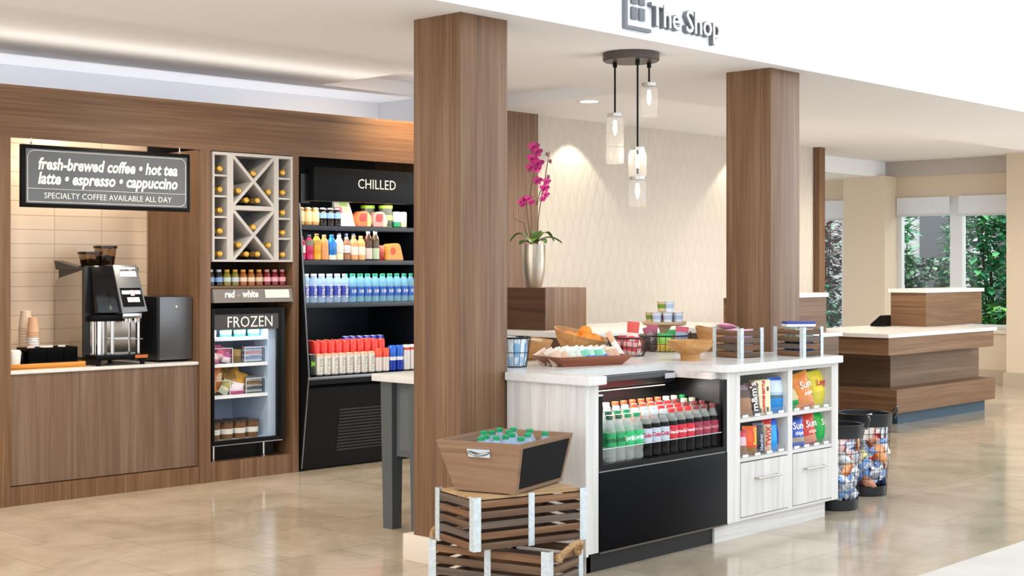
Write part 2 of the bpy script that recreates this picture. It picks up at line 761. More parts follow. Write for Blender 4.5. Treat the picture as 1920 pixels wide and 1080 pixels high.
obj('wall_textured', m, texture_wall(), kind='structure')
m = MB()
m.box(8.3, 8.44, 0, 9.31, 8.6, 2.77)
obj('wall_wood_panel', m, walnut('Z'), kind='structure')
m = MB()
m.box(14.0, 8.42, 0, 14.12, 9.0, 2.77)
obj('wall_wood_panel.001', m, walnut('Z'), kind='structure')
# bulkhead at the end of the shop ceiling
m = MB()
m.box(14.12, 9.0, 2.575, 16.6, 9.08, 2.77)
obj('wall_bulkhead', m, WHITEPAINT, kind='structure')

# window wall at the far end (faces -x) with its openings
XW = 16.6
m = MB()
TAN = plain('#d3c3ad', 0.85)
segs = [(3.0, 7.30, 0, 2.78), (7.30, 8.86, 0, 0.66), (7.30, 8.86, 2.30, 2.78), (8.86, 9.52, 0, 2.78), (9.52, 10.55, 0, 0.40), (9.52, 10.55, 2.30, 2.78), (10.55, 14, 0, 2.78)]
for a, b_, z0, z1 in segs:
    m.box(XW, a, z0, XW + 0.2, b_, z1)
obj('wall_window_side', m, TAN, kind='structure')
m = MB()
m.box(16.3, 8.86, 0, 16.6, 9.45, 2.575)
obj('wall_column', m, TAN, kind='structure')
m = MB()
m.box(16.3, 6.2, 0, 16.62, 7.27, 2.77)
obj('wall_column.001', m, TAN, kind='structure')
m = MB()
m.box(XW - 0.03, 7.27, 2.575, XW + 0.01, 9.0, 2.77)
obj('wall_shaded_band', m, plain('#b9b1a9', 0.85), kind='structure')  # grey band above the windows, its shade put into the colour
BASE = plain('#b5a692', 0.5)
m = MB()
m.box(XW - 0.03, 7.31, 0, XW, 8.82, 0.17)
m.box(16.27, 6.2, 0, 16.30, 7.30, 0.17)
m.box(16.305, 7.272, 0, 16.56, 7.30, 0.17)
m.box(16.27, 8.83, 0, 16.3, 9.48, 0.17)
obj('baseboard_window_side', m, BASE, kind='structure')

FRAME = plain('#dcdfe2', 0.4)


def window(name, y0, y1, z0, z1, mulls, dark_side=None):
    mb = MB()
    t = 0.055
    mb.box(XW + 0.03, y0, z0, XW + 0.11, y1, z0 + t)
    mb.box(XW + 0.03, y0, z1 - t, XW + 0.11, y1, z1)
    mb.box(XW + 0.03, y0, z0, XW + 0.11, y0 + t, z1)
    mb.box(XW + 0.03, y1 - t, z0, XW + 0.11, y1, z1)
    for a, b_ in mulls:
        mb.box(XW + 0.02, a, z0, XW + 0.12, b_, z1)
    w = obj(name, mb, FRAME, kind='structure')
    g = MB()
    g.box(XW + 0.07, y0, z0, XW + 0.076, y1, z1)
    obj('pane', g, CLEAR, parent=w)
    s = MB()
    s.box(XW - 0.02, y0 - 0.02, z0 - 0.05, XW + 0.1, y1 + 0.02, z0)
    obj('window_sill', s, plain('#d9d2c6', 0.5), parent=w)
    return w


window('window_1', 7.30, 8.86, 0.66, 2.30, [(7.98, 8.14)])
window('window_2', 9.52, 10.55, 0.40, 2.30, [(9.6, 9.66), (10.18, 10.30)])
SHADE = noisecol('shade_cloth', ['#d7dbe2', '#e2e5ea'], 90, 0.8)
for lab, a, b_, z in (('white roller shade half lowered over the window beside the end column', 7.31, 8.0, 2.075), ('white roller shade half lowered over the pane behind the reception hutch', 8.12, 8.84, 2.085), ('white roller shade lowered over the narrow window beyond the wood pillar', 9.56, 10.28, 2.06)):
    t = thing('roller_shade', lab, 'window shade', (XW - 0.03, (a + b_) / 2, z))
    h = (b_ - a) / 2
    mb = MB()
    mb.box(-0.004, -h, 0, 0.004, h, 2.3 - z)
    obj('shade_cloth', mb, SHADE, t)
    mb = MB()
    mb.box(-0.012, -h, -0.025, 0.012, h, 0.004, bev=0.004)
    obj('hem_bar', mb, plain('#c9ccd2', 0.4), t)

# recessed downlights in the ceiling
EMIT = plain('#fff1dc', 0.5, emit=9.0)
for i, (x, y, z, lab) in enumerate(((8.87, 7.48, 2.77, 'small round recessed downlight near the textured wall, beside the pendant cords'), (8.85, 6.59, 2.77, 'round recessed downlight in the ceiling between the pendant and the far pillar'), (11.88, 6.61, 2.77, 'round recessed downlight over the reception desk'))):
    t = thing('ceiling_downlight', lab, 'ceiling light', (x, y, z), group='recessed downlights')
    mb = MB()
    mb.lathe([(0.075, -0.004), (0.095, -0.006), (0.1, 0.0), (0.075, 0.0), (0.075, -0.004)], n=28)
    obj('trim_ring', mb, WHITE, t)
    mb = MB()
    mb.lathe([(0.0, -0.002), (0.075, -0.002)], n=28)
    obj('lens', mb, EMIT, t)

# ------------------------------------------------------------------ outside the windows
m = MB()
m.box(16.8, 4, -0.3, 30, 20, -0.02)
obj('floor.002', m, noisecol('garden_soil', ['#3c3a2c', '#5a5a40'], 5, 0.9), kind='structure')
t = thing('neighbouring_building', 'pale building with dark window openings behind the garden shrubs', 'building', (22.5, 11, 0))
mb = MB()
mb.box(0, -8, 0, 0.4, 8, 6)
obj('facade', mb, plain('#a4a7a9', 0.9), t)
for y in (-1.55, -0.2, 2.6):
    mb = MB()
    mb.box(-0.05, y, 0.9, 0.02, y + 0.75, 3.0)
    obj('dark_window', mb, plain('#4a4c50', 0.4), t)


def shrub(name, label, x, y, h, rad, n, cols, leaf=0.12, seed=0, cone=0.5):
    rnd = random.Random(seed)
    t = thing(name, label, 'shrub', (x, y, -0.02), group=None)
    st = MB()
    stems = []
    for k in range(5):
        a = rnd.uniform(0, 6.28)
        top = Vector((rad * 0.45 * math.cos(a), rad * 0.45 * math.sin(a), h * rnd.uniform(0.75, 0.97)))
        p = [Vector((0.03 * math.cos(a), 0.03 * math.sin(a), 0)), top * 0.5 + Vector((rnd.uniform(-.06, .06), rnd.uniform(-.06, .06), 0)), top]
        stems.append(p)
        st.tube(p, [0.02, 0.014, 0.006], 5)
    obj('stem', st, plain('#54473a', 0.9), t)
    fo = MB()
    for k in range(n):
        z = h * (0.05 + 0.95 * rnd.random())
        rr = rad * math.sqrt(rnd.random()) * (1 - cone * (z / h) ** 1.5)
        a = rnd.uniform(0, 6.28)
        c = Vector((rr * math.cos(a), rr * math.sin(a), z))
        d = Vector((math.cos(a + rnd.uniform(-1, 1)), math.sin(a + rnd.uniform(-1, 1)), rnd.uniform(-0.6, 0.5))).normalized()
        s = d.cross(Vector((0, 0, 1))).normalized()
        up = s.cross(d)
        l = leaf * rnd.uniform(0.6, 1.3)
        w = l * 0.28
        mi = rnd.choice((0, 0, 1, 1, 2))
        vs = [c, c + d * l * 0.5 + s * w + up * 0.01, c + d * l, c + d * l * 0.5 - s * w + up * 0.01]
        fo.quad(vs, mi)
    obj('foliage', fo, [plain(q, 0.45) for q in cols], t, sharp=180)
    return t


G1 = ['#2c7350', '#3c9a66', '#5fb26c']
G2 = ['#234f3b', '#31694a', '#4d8a57']
G3 = ['#4c3238', '#5f3b40', '#6d5048']
shrub('garden_shrub', 'tall bushy green shrub filling the pane beside the end column', 18.0, 8.2, 2.4, 0.75, 4500, G1, 0.15, 1, 0.3)
shrub('garden_shrub', 'low bright green plant under the pane beside the end column', 17.4, 7.85, 0.95, 0.45, 700, ['#3f8a4e', '#69a84d', '#4c9258'], 0.14, 2, 0.5)
shrub('garden_shrub', 'slender upright green shrub behind the pane above the reception hutch', 18.3, 9.75, 2.3, 0.3, 800, G1, 0.16, 3, 0.35)
shrub('garden_shrub', 'low spreading green bush behind the pane above the reception hutch', 18.0, 9.2, 1.55, 0.6, 1500, G2, 0.13, 4, 0.4)
shrub('garden_shrub', 'pale grey-green bush at the edge of the pane above the reception hutch', 18.6, 10.15, 1.7, 0.4, 900, ['#7d948c', '#8ba39a', '#6c857c'], 0.13, 5, 0.4)
shrub('garden_shrub', 'dark purple-leaved slender tree outside the narrow window', 17.9, 10.75, 2.35, 0.34, 1300, G3, 0.15, 6, 0.1)
shrub('garden_shrub', 'green leafy plant in front of the purple tree outside the narrow window', 17.5, 10.6, 1.2, 0.34, 600, G1, 0.13, 7, 0.5)
shrub('garden_shrub', 'dense dark green hedge plant far behind the narrow window', 19.2, 12.0, 2.4, 0.8, 1600, G2, 0.17, 8, 0.1)

# ------------------------------------------------------------------ wooden pillars
for i, (x, y, lab) in enumerate(((4.637, 4.692, 'square walnut pillar beside the crate stack, rising to the soffit'), (7.19, 4.654, 'square walnut pillar at the far end of the white island, behind the two slatted crates'))):
    t = thing('wood_pillar', lab, 'pillar', (x, y, 0), group='walnut pillars')
    mb = MB()
    mb.box(0, 0, 0.0, 0.318, 0.318, 2.598, bev=0.002)
    obj('shaft', mb, walnut('Z'), t)
    mb = MB()
    mb.box(-0.014, -0.014, 0, 0.332, 0.38, 0.128, bev=0.003)
    obj('tile_plinth', mb, plain('#d9cdbf', 0.4), t)

# ------------------------------------------------------------------ sign on the header
t = thing('shop_sign', 'raised grey and white shop name lettering with a window emblem on the white header', 'sign', (5.673, 4.563, 2.634))
SG = plain('#6d7177', 0.5)
mb = MB()
mb.box(0, -0.02, 0, 0.022, 0, 0.26)
mb.box(0.0221, -0.02, 0, 0.218, 0, 0.018)
obj('emblem_frame', mb, SG, t)
for (x, z, rr) in ((0.066, 0.055, (1, 0, 0, 0)), (0.130, 0.055, (0, 1, 0, 0)), (0.066, 0.135, (0, 0, 0, 1)), (0.130, 0.135, (0, 0, 1, 0))):
    mb = MB()
    mb.box(x, -0.012, z, x + 0.048, 0, z + 0.066, bev=0.005)
    obj('emblem_pane', mb, SG, t)
text('The Shop', 0.170, SG, t, (0.522, -0.012, 0.092), 'letter_sides', bold=0.0035, ext=0.012, sx=0.95)
text('The Shop', 0.170, plain('#fbfbfb', 0.5), t, (0.525, -0.0265, 0.094), 'letter_faces', bold=0.0005, ext=0.0015, sx=0.95)

# ------------------------------------------------------------------ pendant lamp
cx, cy = 6.183, 4.91
rv = (0.685, -0.728)
fv = (0.728, 0.685)
t = thing('jar_pendant', 'pendant lamp of glass jars on black cords from a round dark plate', 'pendant lamp', (cx, cy, 2.598))
mb = MB()
mb.lathe([(0.0, -0.046), (0.15, -0.046), (0.157, -0.040), (0.157, 0.0), (0.0, 0.0)], n=40)
obj('ceiling_plate', mb, plain('#4f4641', 0.4, 0.3), t)
JAR = milky('jar_glass', '#f4efe6', 0.13, 0.04)
BULB = plain('#ffeecf', 0.4, emit=1.6)


def jar(zt, h, x, y, ribs=0, r=0.05):
    """glass jar hanging with its neck up"""
    pr = [(0.036, zt), (0.038, zt - 0.012), (r - 0.004, zt - 0.026), (r, zt - 0.036)]
    zz = zt - 0.036
    if ribs:
        for k in range(ribs):
            step = (h - 0.05) / ribs
            pr += [(r, zz - step * 0.8), (r - 0.006, zz - step * 0.9), (r, zz - step)]
            zz -= step
    pr += [(r, zt - h + 0.01), (r - 0.008, zt - h), (0, zt - h)]
    mb = MB()
    mb.lathe(pr, c=(x, y, 0), n=26)
    j = obj('glass_jar', mb, JAR, t)
    mb = MB()
    mb.lathe([(0, zt + 0.006), (0.041, zt + 0.006), (0.042, zt - 0.012), (0.038, zt - 0.012)], c=(x, y, 0), n=24)
    obj('jar_lid', mb, plain('#b9b7b3', 0.3, 0.7), j)
    mb = MB()
    mb.lathe([(0, zt - 0.03), (0.010, zt - 0.035), (0.011, zt - 0.06), (0.014, zt - 0.075), (0.008, zt - 0.105), (0, zt - 0.12)], c=(x, y, 0), n=14)
    obj('bulb', mb, BULB, j)
    return j


def off(s, f):
    return (rv[0] * s + fv[0] * f, rv[1] * s + fv[1] * f)


xl = off(-0.087, 0.03)
xm = off(0.030, -0.07)
xr = off(0.104, 0.04)
for (x, y), z in ((xl, 2.27), (xm, 1.925), (xr, 2.445)):
    mb = MB()
    mb.tube([(x, y, -0.04), (x, y, z - 2.598)], 0.0055, 8)
    mb.tube([(x, y, -0.04), (x, y, -0.075)], 0.012, 8)
    obj('cord', mb, BLACK, t)
jar(2.262 - 2.598, 0.275, *xl, ribs=3)
jar(2.065 - 2.598, 0.158, *xm)
jar(1.905 - 2.598, 0.160, *xm)
jar(2.432 - 2.598, 0.185, *xr, ribs=1)
lamp('pendant_glow', 'POINT', (cx, cy - 0.02, 2.02), 2.5, WARM, size=0.06)

# ================================================================== BUILT-IN WALL UNIT
unit = thing('built_in_unit', 'walnut built-in wall unit framing the coffee station, wine rack and drink case', 'cabinet', W(0, 0), TH)
mb = MB()
mb.box(-1.6, 0, 2.18, 3.42, 0.035, 2.49)
mb.box(-1.6, 0.035, 2.45, 3.42, 0.62, 2.49)
obj('fascia_beam', mb, walnut('X'), unit)
for a, b_ in ((-0.30, 0.065), (1.346, 1.427), (2.075, 2.130), (3.30, 3.42)):
    mb = MB()
    mb.box(a, 0.0, 0, b_, 0.69, 2.18)
    if a > 3:
        mb.box(a, 0.036, 2.18, b_, 0.62, 2.449)
    obj('upright_panel', mb, walnut('Z'), unit)
mb = MB()
mb.box(0.065, 0.69, 0, 3.42, 0.72, 2.45)
obj('back_panel', mb, plain('#2b2624', 0.7), unit)
mb = MB()
mb.box(0.065, 0.67, 0.79, 1.346, 0.69, 2.45)
obj('tile_backsplash', mb, tile_material(), unit)
mb = MB()
mb.box(1.427, 0.004, 0, 2.075, 0.68, 0.128)
obj('plinth', mb, walnut('Z'), unit)
mb = MB()
mb.box(1.427, 0.004, 1.272, 2.075, 0.60, 1.289)
obj('bottle_shelf', mb, walnut('X'), unit)
mb = MB()
mb.box(1.427, 0.60, 0.128, 2.075, 0.66, 2.18)
obj('bay_back', mb, plain('#3a2c24', 0.7), unit)
lamp('niche_light', 'AREA', W(0.70, 0.35, 2.40), 7, (1.0, 0.85, 0.68), (0, 0, TH), 1.1, 0.12)
lamp('niche_wash', 'SPOT', W(0.62, 0.42, 2.42), 11, (1.0, 0.85, 0.68), (R(14), 0, TH), 0.03, spot=95, blend=0.5)

base = thing('coffee_base_cabinet', 'brown wood-grain base cabinet under the coffee counter', 'cabinet', W(0.705, 0.02), TH)
mb = MB()
mb.box(-0.638, 0, 0.118, 0.638, 0.62, 0.776)
obj('front_panel', mb, wood('walnut_laminate', '#5a4638', '#6f5848', '#85705f', 'Z', scale=1.3), base)
mb = MB()
mb.box(-0.638, -0.012, 0, 0.638, 0.62, 0.112)
obj('toe_board', mb, walnut('Z'), base)
ct = MB()
ct.box(-0.638, -0.01, 0.0, 0.638, 0.64, 0.02, bev=0.002)
tag(obj('coffee_counter_slab', ct, QUARTZ, loc=W(0.705, 0.02, 0.777), rot=(0, 0, TH)), 'thin white stone counter slab under the coffee machine', 'countertop')

# hanging coffee sign
t = thing('coffee_sign', 'hanging grey coffee sign in a black frame above the coffee machine', 'sign', W(0.6775, -0.045, 1.768), TH)
mb = MB()
hw = 0.5675
mb.box(-hw, 0.0, 0, hw, 0.03, 0.372, bev=0.003)
obj('frame', mb, BLACK, t)
mb = MB()
mb.box(-hw + 0.026, -0.004, 0.024, hw - 0.026, 0.0, 0.348)
obj('sign_face', mb, noisecol('slate_grey_sign', ['#55585c', '#606367'], 2, 0.25), t)
mb = MB()
zlo, zhi, xa = 0.034, 0.338, hw - 0.036
pts = []
for (qx, qz, a0) in ((xa - 0.04, zhi - 0.04, 0), (-xa + 0.04, zhi - 0.04, 90), (-xa + 0.006, zlo + 0.006, 180), (xa - 0.04, zlo + 0.04, 270)):
    rr = 0.006 if a0 == 180 else 0.04
    for k in range(6):
        a = R(a0 + 18 * k)
        pts.append((qx + rr * math.cos(a), -0.0055, qz + rr * math.sin(a)))
mb.tube(pts, 0.0016, 4, closed=True)
mb.tube([(-xa, -0.0055, 0.112), (xa, -0.0055, 0.112)], 0.0014, 4)
obj('border_line', mb, LETTER, t)
text('fresh-brewed coffee \u2022 hot tea', 0.098, LETTER, t, (0, -0.0055, 0.258), shear=0.22, bold=0.0030, sx=0.80)
text('latte \u2022 espresso \u2022 cappuccino', 0.098, LETTER, t, (0, -0.0055, 0.172), shear=0.22, bold=0.0030, sx=0.82)
text('SPECIALTY COFFEE AVAILABLE ALL DAY', 0.050, LETTER, t, (0, -0.0055, 0.071), bold=-0.0002, sx=0.94, space=1.02)
for x in (-0.50, 0.50):
    mb = MB()
    mb.tube([(x, 0.015, 0.365), (x, 0.015, 0.412)], 0.004, 6)
    mb.ball((x, 0.015, 0.385), 0.008)
    obj('hanger', mb, CHROME, t)

# ------------------------------------------------------------------ wine rack
RACKP = noisecol('pale_grey_lacquer', ['#b6b3b1', '#c0bdba'], 8, 0.5)
t = thing('wine_rack', 'pale grey wine rack with two crossed bays between narrow cubby columns', 'wine rack', W(1.435, -0.012, 1.449), TH)
Wd, H, D = 0.636, 0.724, 0.30
mb = MB()
mb.box(0, 0, 0, Wd, D, 0.014)
mb.box(0, 0, H - 0.020, Wd, D, H)
mb.box(0, 0, 0.014, 0.014, D, H - 0.02)
mb.box(Wd - 0.018, 0, 0.014, Wd, D, H - 0.02)
mb.box(0.110, 0, 0.014, 0.158, D, H - 0.02)
mb.box(0.482, 0, 0.014, 0.520, D, H - 0.02)
mb.box(0.158, 0, 0.345, 0.482, D, 0.375)
obj('frame', mb, RACKP, t)
mb = MB()
mb.box(0.014, D - 0.012, 0.014, Wd - 0.018, D, H - 0.02)
obj('back_board', mb, plain('#85878d', 0.7), t)
for x0, x1 in ((0.014, 0.110), (0.520, Wd - 0.018)):
    for k in range(4):
        z = 0.152 + 0.137 * k
        mb = MB()
        mb.box(x0, 0.004, z, x1, D - 0.012, z + 0.012)
        obj('cubby_shelf', mb, RACKP, t)
for zb, zt in ((0.014, 0.345), (0.375, H - 0.02)):
    for s in (1, -1):
        xa, xb = (0.158, 0.482) if s == 1 else (0.482, 0.158)
        d = Vector((xb - xa, 0, zt - zb)).normalized()
        nrm = Vector((-d.z, 0, d.x)) * 0.011
        A, B = Vector((xa, 0, zb)), Vector((xb, 0, zt))
        mb = MB()
        y0 = 0.002 if s == 1 else 0.0035
        P = [A - nrm, A + nrm, B + nrm, B - nrm]
        mb.hexa([(p.x, y0, p.z) for p in P] + [(p.x, D - 0.013, p.z) for p in P])
        obj('cross_board', mb, RACKP, t)

# one wine bottle lying with its neck to the front (local -y)
GB = plain('#1c1512', 0.15)
GOLD = plain('#d6a748', 0.3, 0.6)


def wine(label, u, z, length=0.285, proto=[None], rz=0.0):
    loc = W(1.435 + u, -0.004, 1.449 + z)
    if proto[0] is None:
        b = thing('wine_bottle', label, 'wine bottle', loc, TH, 'wine bottles in the rack')
        Mx = Matrix.Rotation(R(90), 4, 'X')
        mb = MB()
        mb.lathe([(0, -0.28), (0.034, -0.28), (0.037, -0.27), (0.037, -0.12), (0.03, -0.095), (0.0145, -0.07)], n=20, mtx=Matrix.Translation((0, 0, 0)) @ Mx)
        obj('bottle_glass', mb, GB, b)
        mb = MB()
        mb.lathe([(0.0165, -0.072), (0.0165, -0.012), (0.0185, -0.012), (0.0185, 0.006), (0.013, 0.009), (0, 0.009)], n=20, mtx=Mx)
        obj('capsule', mb, GOLD, b)
        proto[0] = b
        return b
    return dup(proto[0], loc, TH + rz, label, 'wine bottles in the rack')


RH = ['top', 'second', 'third', 'fourth', 'bottom']
for k in range(5):
    z = 0.014 + 0.137 * (4 - k) + (0.038 if k < 4 else 0.038) + (0.013 if k < 4 else 0)
    wine('gold-capped wine bottle in the %s cubby of the column next to the coffee station' % RH[k], 0.058, z, rz=R(random.uniform(-3, 6)))
    wine('gold-capped wine bottle in the %s cubby of the column next to the drink case' % RH[k], 0.556, z - 0.002, rz=R(random.uniform(-3, 3)))
for zb, nm in ((0.375, 'upper'), (0.014, 'lower')):
    for (u, dz, w) in ((0.318, 0.218, 'in the notch above the cross of the %s bay'), (0.203, 0.098, 'in side pocket of the %s crossed bay next to the coffee station'), (0.44, 0.098, 'in side pocket of the %s crossed bay next to the drink case'), (0.264, 0.038, 'under the cross of the %s bay, the one nearer the coffee station'), (0.352, 0.038, 'under the cross of the %s bay, the one nearer the drink case')):
        wine('gold-capped wine bottle ' + w % nm, u, zb + dz)

# small drinks on the shelf under the wine rack
PRO = {}


def bottle(kind, prof, mats, caps=None, label=None, lab_text=None):
    """prototype: a standing bottle/can. prof for body; caps = profile of the cap; label = (r, z0, z1, material, lettering args)"""
    root = thing(kind, 'drink', 'bottle', (0, 0, -50))
    mb = MB()
    mb.lathe(prof, n=18)
    obj('bottle_body', mb, mats[0] if len(mats) < 3 else mats[:1], root)
    if caps:
        mb = MB()
        mb.lathe(caps, n=16)
        obj('cap', mb, mats[1], root)
    if label:
        r, z0, z1, mt, tx = label
        mb = MB()
        mb.lathe([(r, z0), (r, z1)], n=22)
        l = obj('wrapper', mb, mt, root)
        if tx:
            text(tx[0], tx[1], tx[2], l, (0, 0, (z0 + z1) / 2), wrap=r + 0.0006, ext=0.0003, sx=tx[3] if len(tx) > 3 else 1, vertical=(len(tx) > 4 and tx[4]), bold=0.0006, shear=tx[5] if len(tx) > 5 else 0)
    return root


def placed(proto_key, maker, name, label, cat, loc, rz, group):
    if proto_key not in PRO:
        o = maker()
        o.name = name
        o.location = loc
        o.rotation_euler = (0, 0, rz)
        tag(o, label, cat, group)
        PRO[proto_key] = o
        return o
    return dup(PRO[proto_key], loc, rz, label, group)


def mini(col, capcol, labcol, h=0.108, r=0.027, tx=None):
    pr = [(0, 0), (r - 0.003, 0), (r, 0.004), (r, h * 0.58), (r * 0.9, h * 0.68), (r * 0.62, h * 0.84), (r * 0.6, h * 0.88)]
    cp = [(r * 0.66, h * 0.86), (r * 0.66, h), (0, h)]
    return lambda: bottle('soda', pr, [plain(col, 0.12), plain(capcol, 0.4, 0.3)], cp, (r + 0.0004, h * 0.25, h * 0.52, plain(labcol, 0.5), tx))


sh = [('#14161d', '#c9ccd2', '#8aa4c8', 'black'), ('#14161d', '#c9ccd2', '#7fa2d0', 'black'), ('#77701f', '#d9a03c', '#b8c4c0', 'olive green'), ('#6f6a2a', '#d9a03c', '#b8c4cc', 'olive green'), ('#8a4a1c', '#dba14c', '#d8c8b4', 'amber'), ('#8f5022', '#dba14c', '#dccbb0', 'amber'), ('#7c4318', '#dba14c', '#d6c2a4', 'amber'), ('#6d0f18', '#c98f92', '#e0a9b2', 'dark red'), ('#6d0f18', '#c98f92', '#e0a9b2', 'dark red'), ('#6d0f18', '#c98f92', '#e0a9b2', 'dark red')]
for k, (c, cp, lb, nm) in enumerate(sh):
    placed('mini' + c + lb, mini(c, cp, lb), 'soda_bottle', 'small %s soda bottle, %s from coffee side on shelf below wine rack' % (nm, ORD[k]), 'bottle', W(1.468 + 0.0635 * k, 0.07, 1.289), TH, 'small bottles below the wine rack')

t = thing('wine_sign', 'long grey tilted sign strip naming wine colours above the freezer', 'sign', W(1.7525, -0.004, 1.178), TH)
mb = MB()
mb.hexa([(-0.3135, -0.02, 0), (0.3135, -0.02, 0), (0.3135, 0.02, 0), (-0.3135, 0.02, 0), (-0.3135, -0.002, 0.09), (0.3135, -0.002, 0.09), (0.3135, 0.03, 0.09), (-0.3135, 0.03, 0.09)])
obj('sign_board', mb, plain('#77726f', 0.5), t)
rx = (R(-11.3), 0, 0)
text('red    white', 0.066, LETTER, t, (-0.10, -0.0125, 0.054), shear=0.2, bold=0.0022, sx=0.84, rot=rx)
text('or', 0.032, plain('#bdb8b4', 0.5), t, (-0.123, -0.0135, 0.050), shear=0.2, rot=rx)
mb = MB()
mb.box(0.09, -0.0135, 0.022, 0.285, -0.0115, 0.078, mtx=Matrix.Rotation(R(-11.3), 4, 'X') @ Matrix.Translation((0, -0.010, 0.002)))
obj('paper_insert', mb, plain('#e7e3da', 0.6), t)

# ------------------------------------------------------------------ freezer
t = thing('display_freezer', 'black glass-door freezer with lit white interior below the wine rack', 'freezer', W(1.440, 0.006, 0.128), TH)
FW, FZ0, FZ1, FD = 0.575, 0.105, 1.012, 0.52
mb = MB()
mb.box(0, 0.045, FZ0, 0.012, FD, FZ1)
mb.box(FW - 0.012, 0.045, FZ0, FW, FD, FZ1)
mb.box(0, 0.045, FZ1 - 0.02, FW, FD, FZ1)
mb.box(0, 0.045, FZ0, FW, FD, FZ0 + 0.02)
mb.box(0, FD - 0.02, FZ0, FW, FD, FZ1)
obj('cabinet_shell', mb, BLACK, t)
INT = plain('#b9cfe8', 0.4)  # blue cast of the cool LED light put into the white liner's colour
mb = MB()
mb.box(0.012, FD - 0.03, FZ0 + 0.02, FW - 0.012, FD - 0.02, FZ1 - 0.02)
mb.box(0.012, 0.05, FZ0 + 0.02, 0.02, FD - 0.03, FZ1 - 0.02)
mb.box(FW - 0.10, 0.05, FZ0 + 0.02, FW - 0.012, FD - 0.03, FZ1 - 0.02)
mb.box(0.02, 0.05, FZ0 + 0.02, FW - 0.1, FD - 0.03, FZ0 + 0.026)
obj('liner', mb, INT, t)
FSH = [0.826, 0.653, 0.463 - 0.02, 0.218 - 0.085]    # shelf tops, measured from the foot
FSH = [0.815, 0.640, 0.430]
for z in FSH:
    mb = MB()
    mb.box(0.02, 0.055, z - 0.022, FW - 0.10, FD - 0.04, z)
    obj('shelf', mb, plain('#eef3f8', 0.4), t)
door = MB()
door.box(0, 0, FZ0, 0.022, 0.042, FZ1, bev=0.003)
door.box(FW - 0.045, 0, FZ0, FW, 0.042, FZ1, bev=0.003)
door.box(0.02, 0.0, FZ0, FW - 0.04, 0.042, FZ0 + 0.03)
door.box(0.02, 0.0, FZ1 - 0.04, FW - 0.04, 0.042, FZ1)
dr = obj('door', door, BLACK, t)
mb = MB()
mb.box(0.022, 0.004, FZ1 - 0.145, FW - 0.045, 0.03, FZ1 - 0.04)
hb = obj('header_band', mb, plain('#3d3a3c', 0.4), dr)
mb = MB()
mb.box(0.022, 0.012, FZ0 + 0.03, FW - 0.045, 0.018, FZ1 - 0.145)
obj('door_glass', mb, CLEAR, dr)
mb = MB()
mb.box(0.0, -0.004, FZ0 - 0.002, FW - 0.02, 0.002, FZ0 + 0.004)
obj('chrome_trim', mb, STEEL, dr)
text('FROZEN', 0.104, LETTER, t, (0.300, -0.0005 + 0.003, FZ1 - 0.096), bold=-0.0002, sx=0.92, space=1.02)
for x in (0.05, FW - 0.13):
    for y in (0.06, FD - 0.06):
        mb = MB()
        mb.lathe([(0.008, 0), (0.008, FZ0)], c=(x, y, 0), n=10)
        mb.lathe([(0.014, 0), (0.014, 0.008), (0.008, 0.012)], c=(x, y, 0), n=10)
        obj('foot', mb, CHROME if y < 0.1 else BLACK, t)
mb = MB()
mb.box(0.03, 0.09, 0.0, FW - 0.03, FD, FZ0)
obj('motor_base', mb, BLACK, t)
lamp('freezer_light', 'AREA', W(1.44 + 0.25, 0.07, 0.128 + FZ1 - 0.15), 1.6, (0.55, 0.75, 1.0), (R(22), 0, TH), 0.42, 0.04)
lamp('freezer_light', 'AREA', W(1.44 + 0.25, 0.075, 0.128 + 0.42), 1.3, (0.55, 0.75, 1.0), (R(22), 0, TH), 0.42, 0.03)
lamp('freezer_light', 'AREA', W(1.44 + 0.25, 0.075, 0.128 + 0.63), 1.0, (0.55, 0.75, 1.0), (R(22), 0, TH), 0.42, 0.03)


def FR(x, y, z):
    return W(1.440 + x, 0.006 + y, 0.128 + z)


def tub(r, h, body, lid, band=None):
    def mk():
        root = thing('tub', 'tub', 'tub', (0, 0, -50))
        mb = MB()
        mb.lathe([(0, 0), (r * 0.88, 0, 0), (r * 0.92, h * 0.30, 1 if band else 0), (r * 0.96, h * 0.6, 0), (r, h * 0.92)], n=20)
        obj('tub_body', mb, [plain(body, 0.5), plain(band or body, 0.5)], root)
        mb = MB()
        mb.lathe([(r * 1.05, h * 0.88), (r * 1.05, h), (0, h)], n=20)
        obj('lid', mb, plain(lid, 0.4), root)
        return root
    return mk


for k, (x, b_, l_) in enumerate(((0.035, '#d9d4c2', '#c5bd9e'), (0.155, '#43b78d', '#7ccfd8'), (0.265, '#3aa978', '#2b78c0'), (0.375, '#3fae7a', '#2f86c8'))):
    lab = ['cream tub with a pale lid alone at the end of the top freezer shelf', 'green tub with a pale blue lid on the top freezer shelf', 'dark blue-lidded green tub in the middle of three on the top freezer shelf', 'green tub with a blue lid at the hinge end of the top freezer shelf'][k]
    placed('ft%d' % k, tub(0.042, 0.075, b_, l_, '#bfe0c0' if k else None), 'ice_cream_tub', lab, 'tub', FR(x + 0.02, 0.11, FSH[0]), TH + k, 'tubs on the top freezer shelf')
for k in range(4):
    placed('fpint', tub(0.049, 0.118, '#6e4a24', '#453121', '#e6e6e0'), 'ice_cream_tub', 'dark-lidded brown pint tub, %s from the coffee side on the freezer floor' % ORD[k], 'tub', FR(0.085 + 0.101 * k, 0.12, FZ0 + 0.026), TH, 'pint tubs on the freezer floor')
    dup(PRO['fpint'], FR(0.085 + 0.101 * k, 0.24, FZ0 + 0.026), TH, 'brown pint tub behind the %s tub of the front row on the freezer floor' % ORD[k], 'pint tubs on the freezer floor')


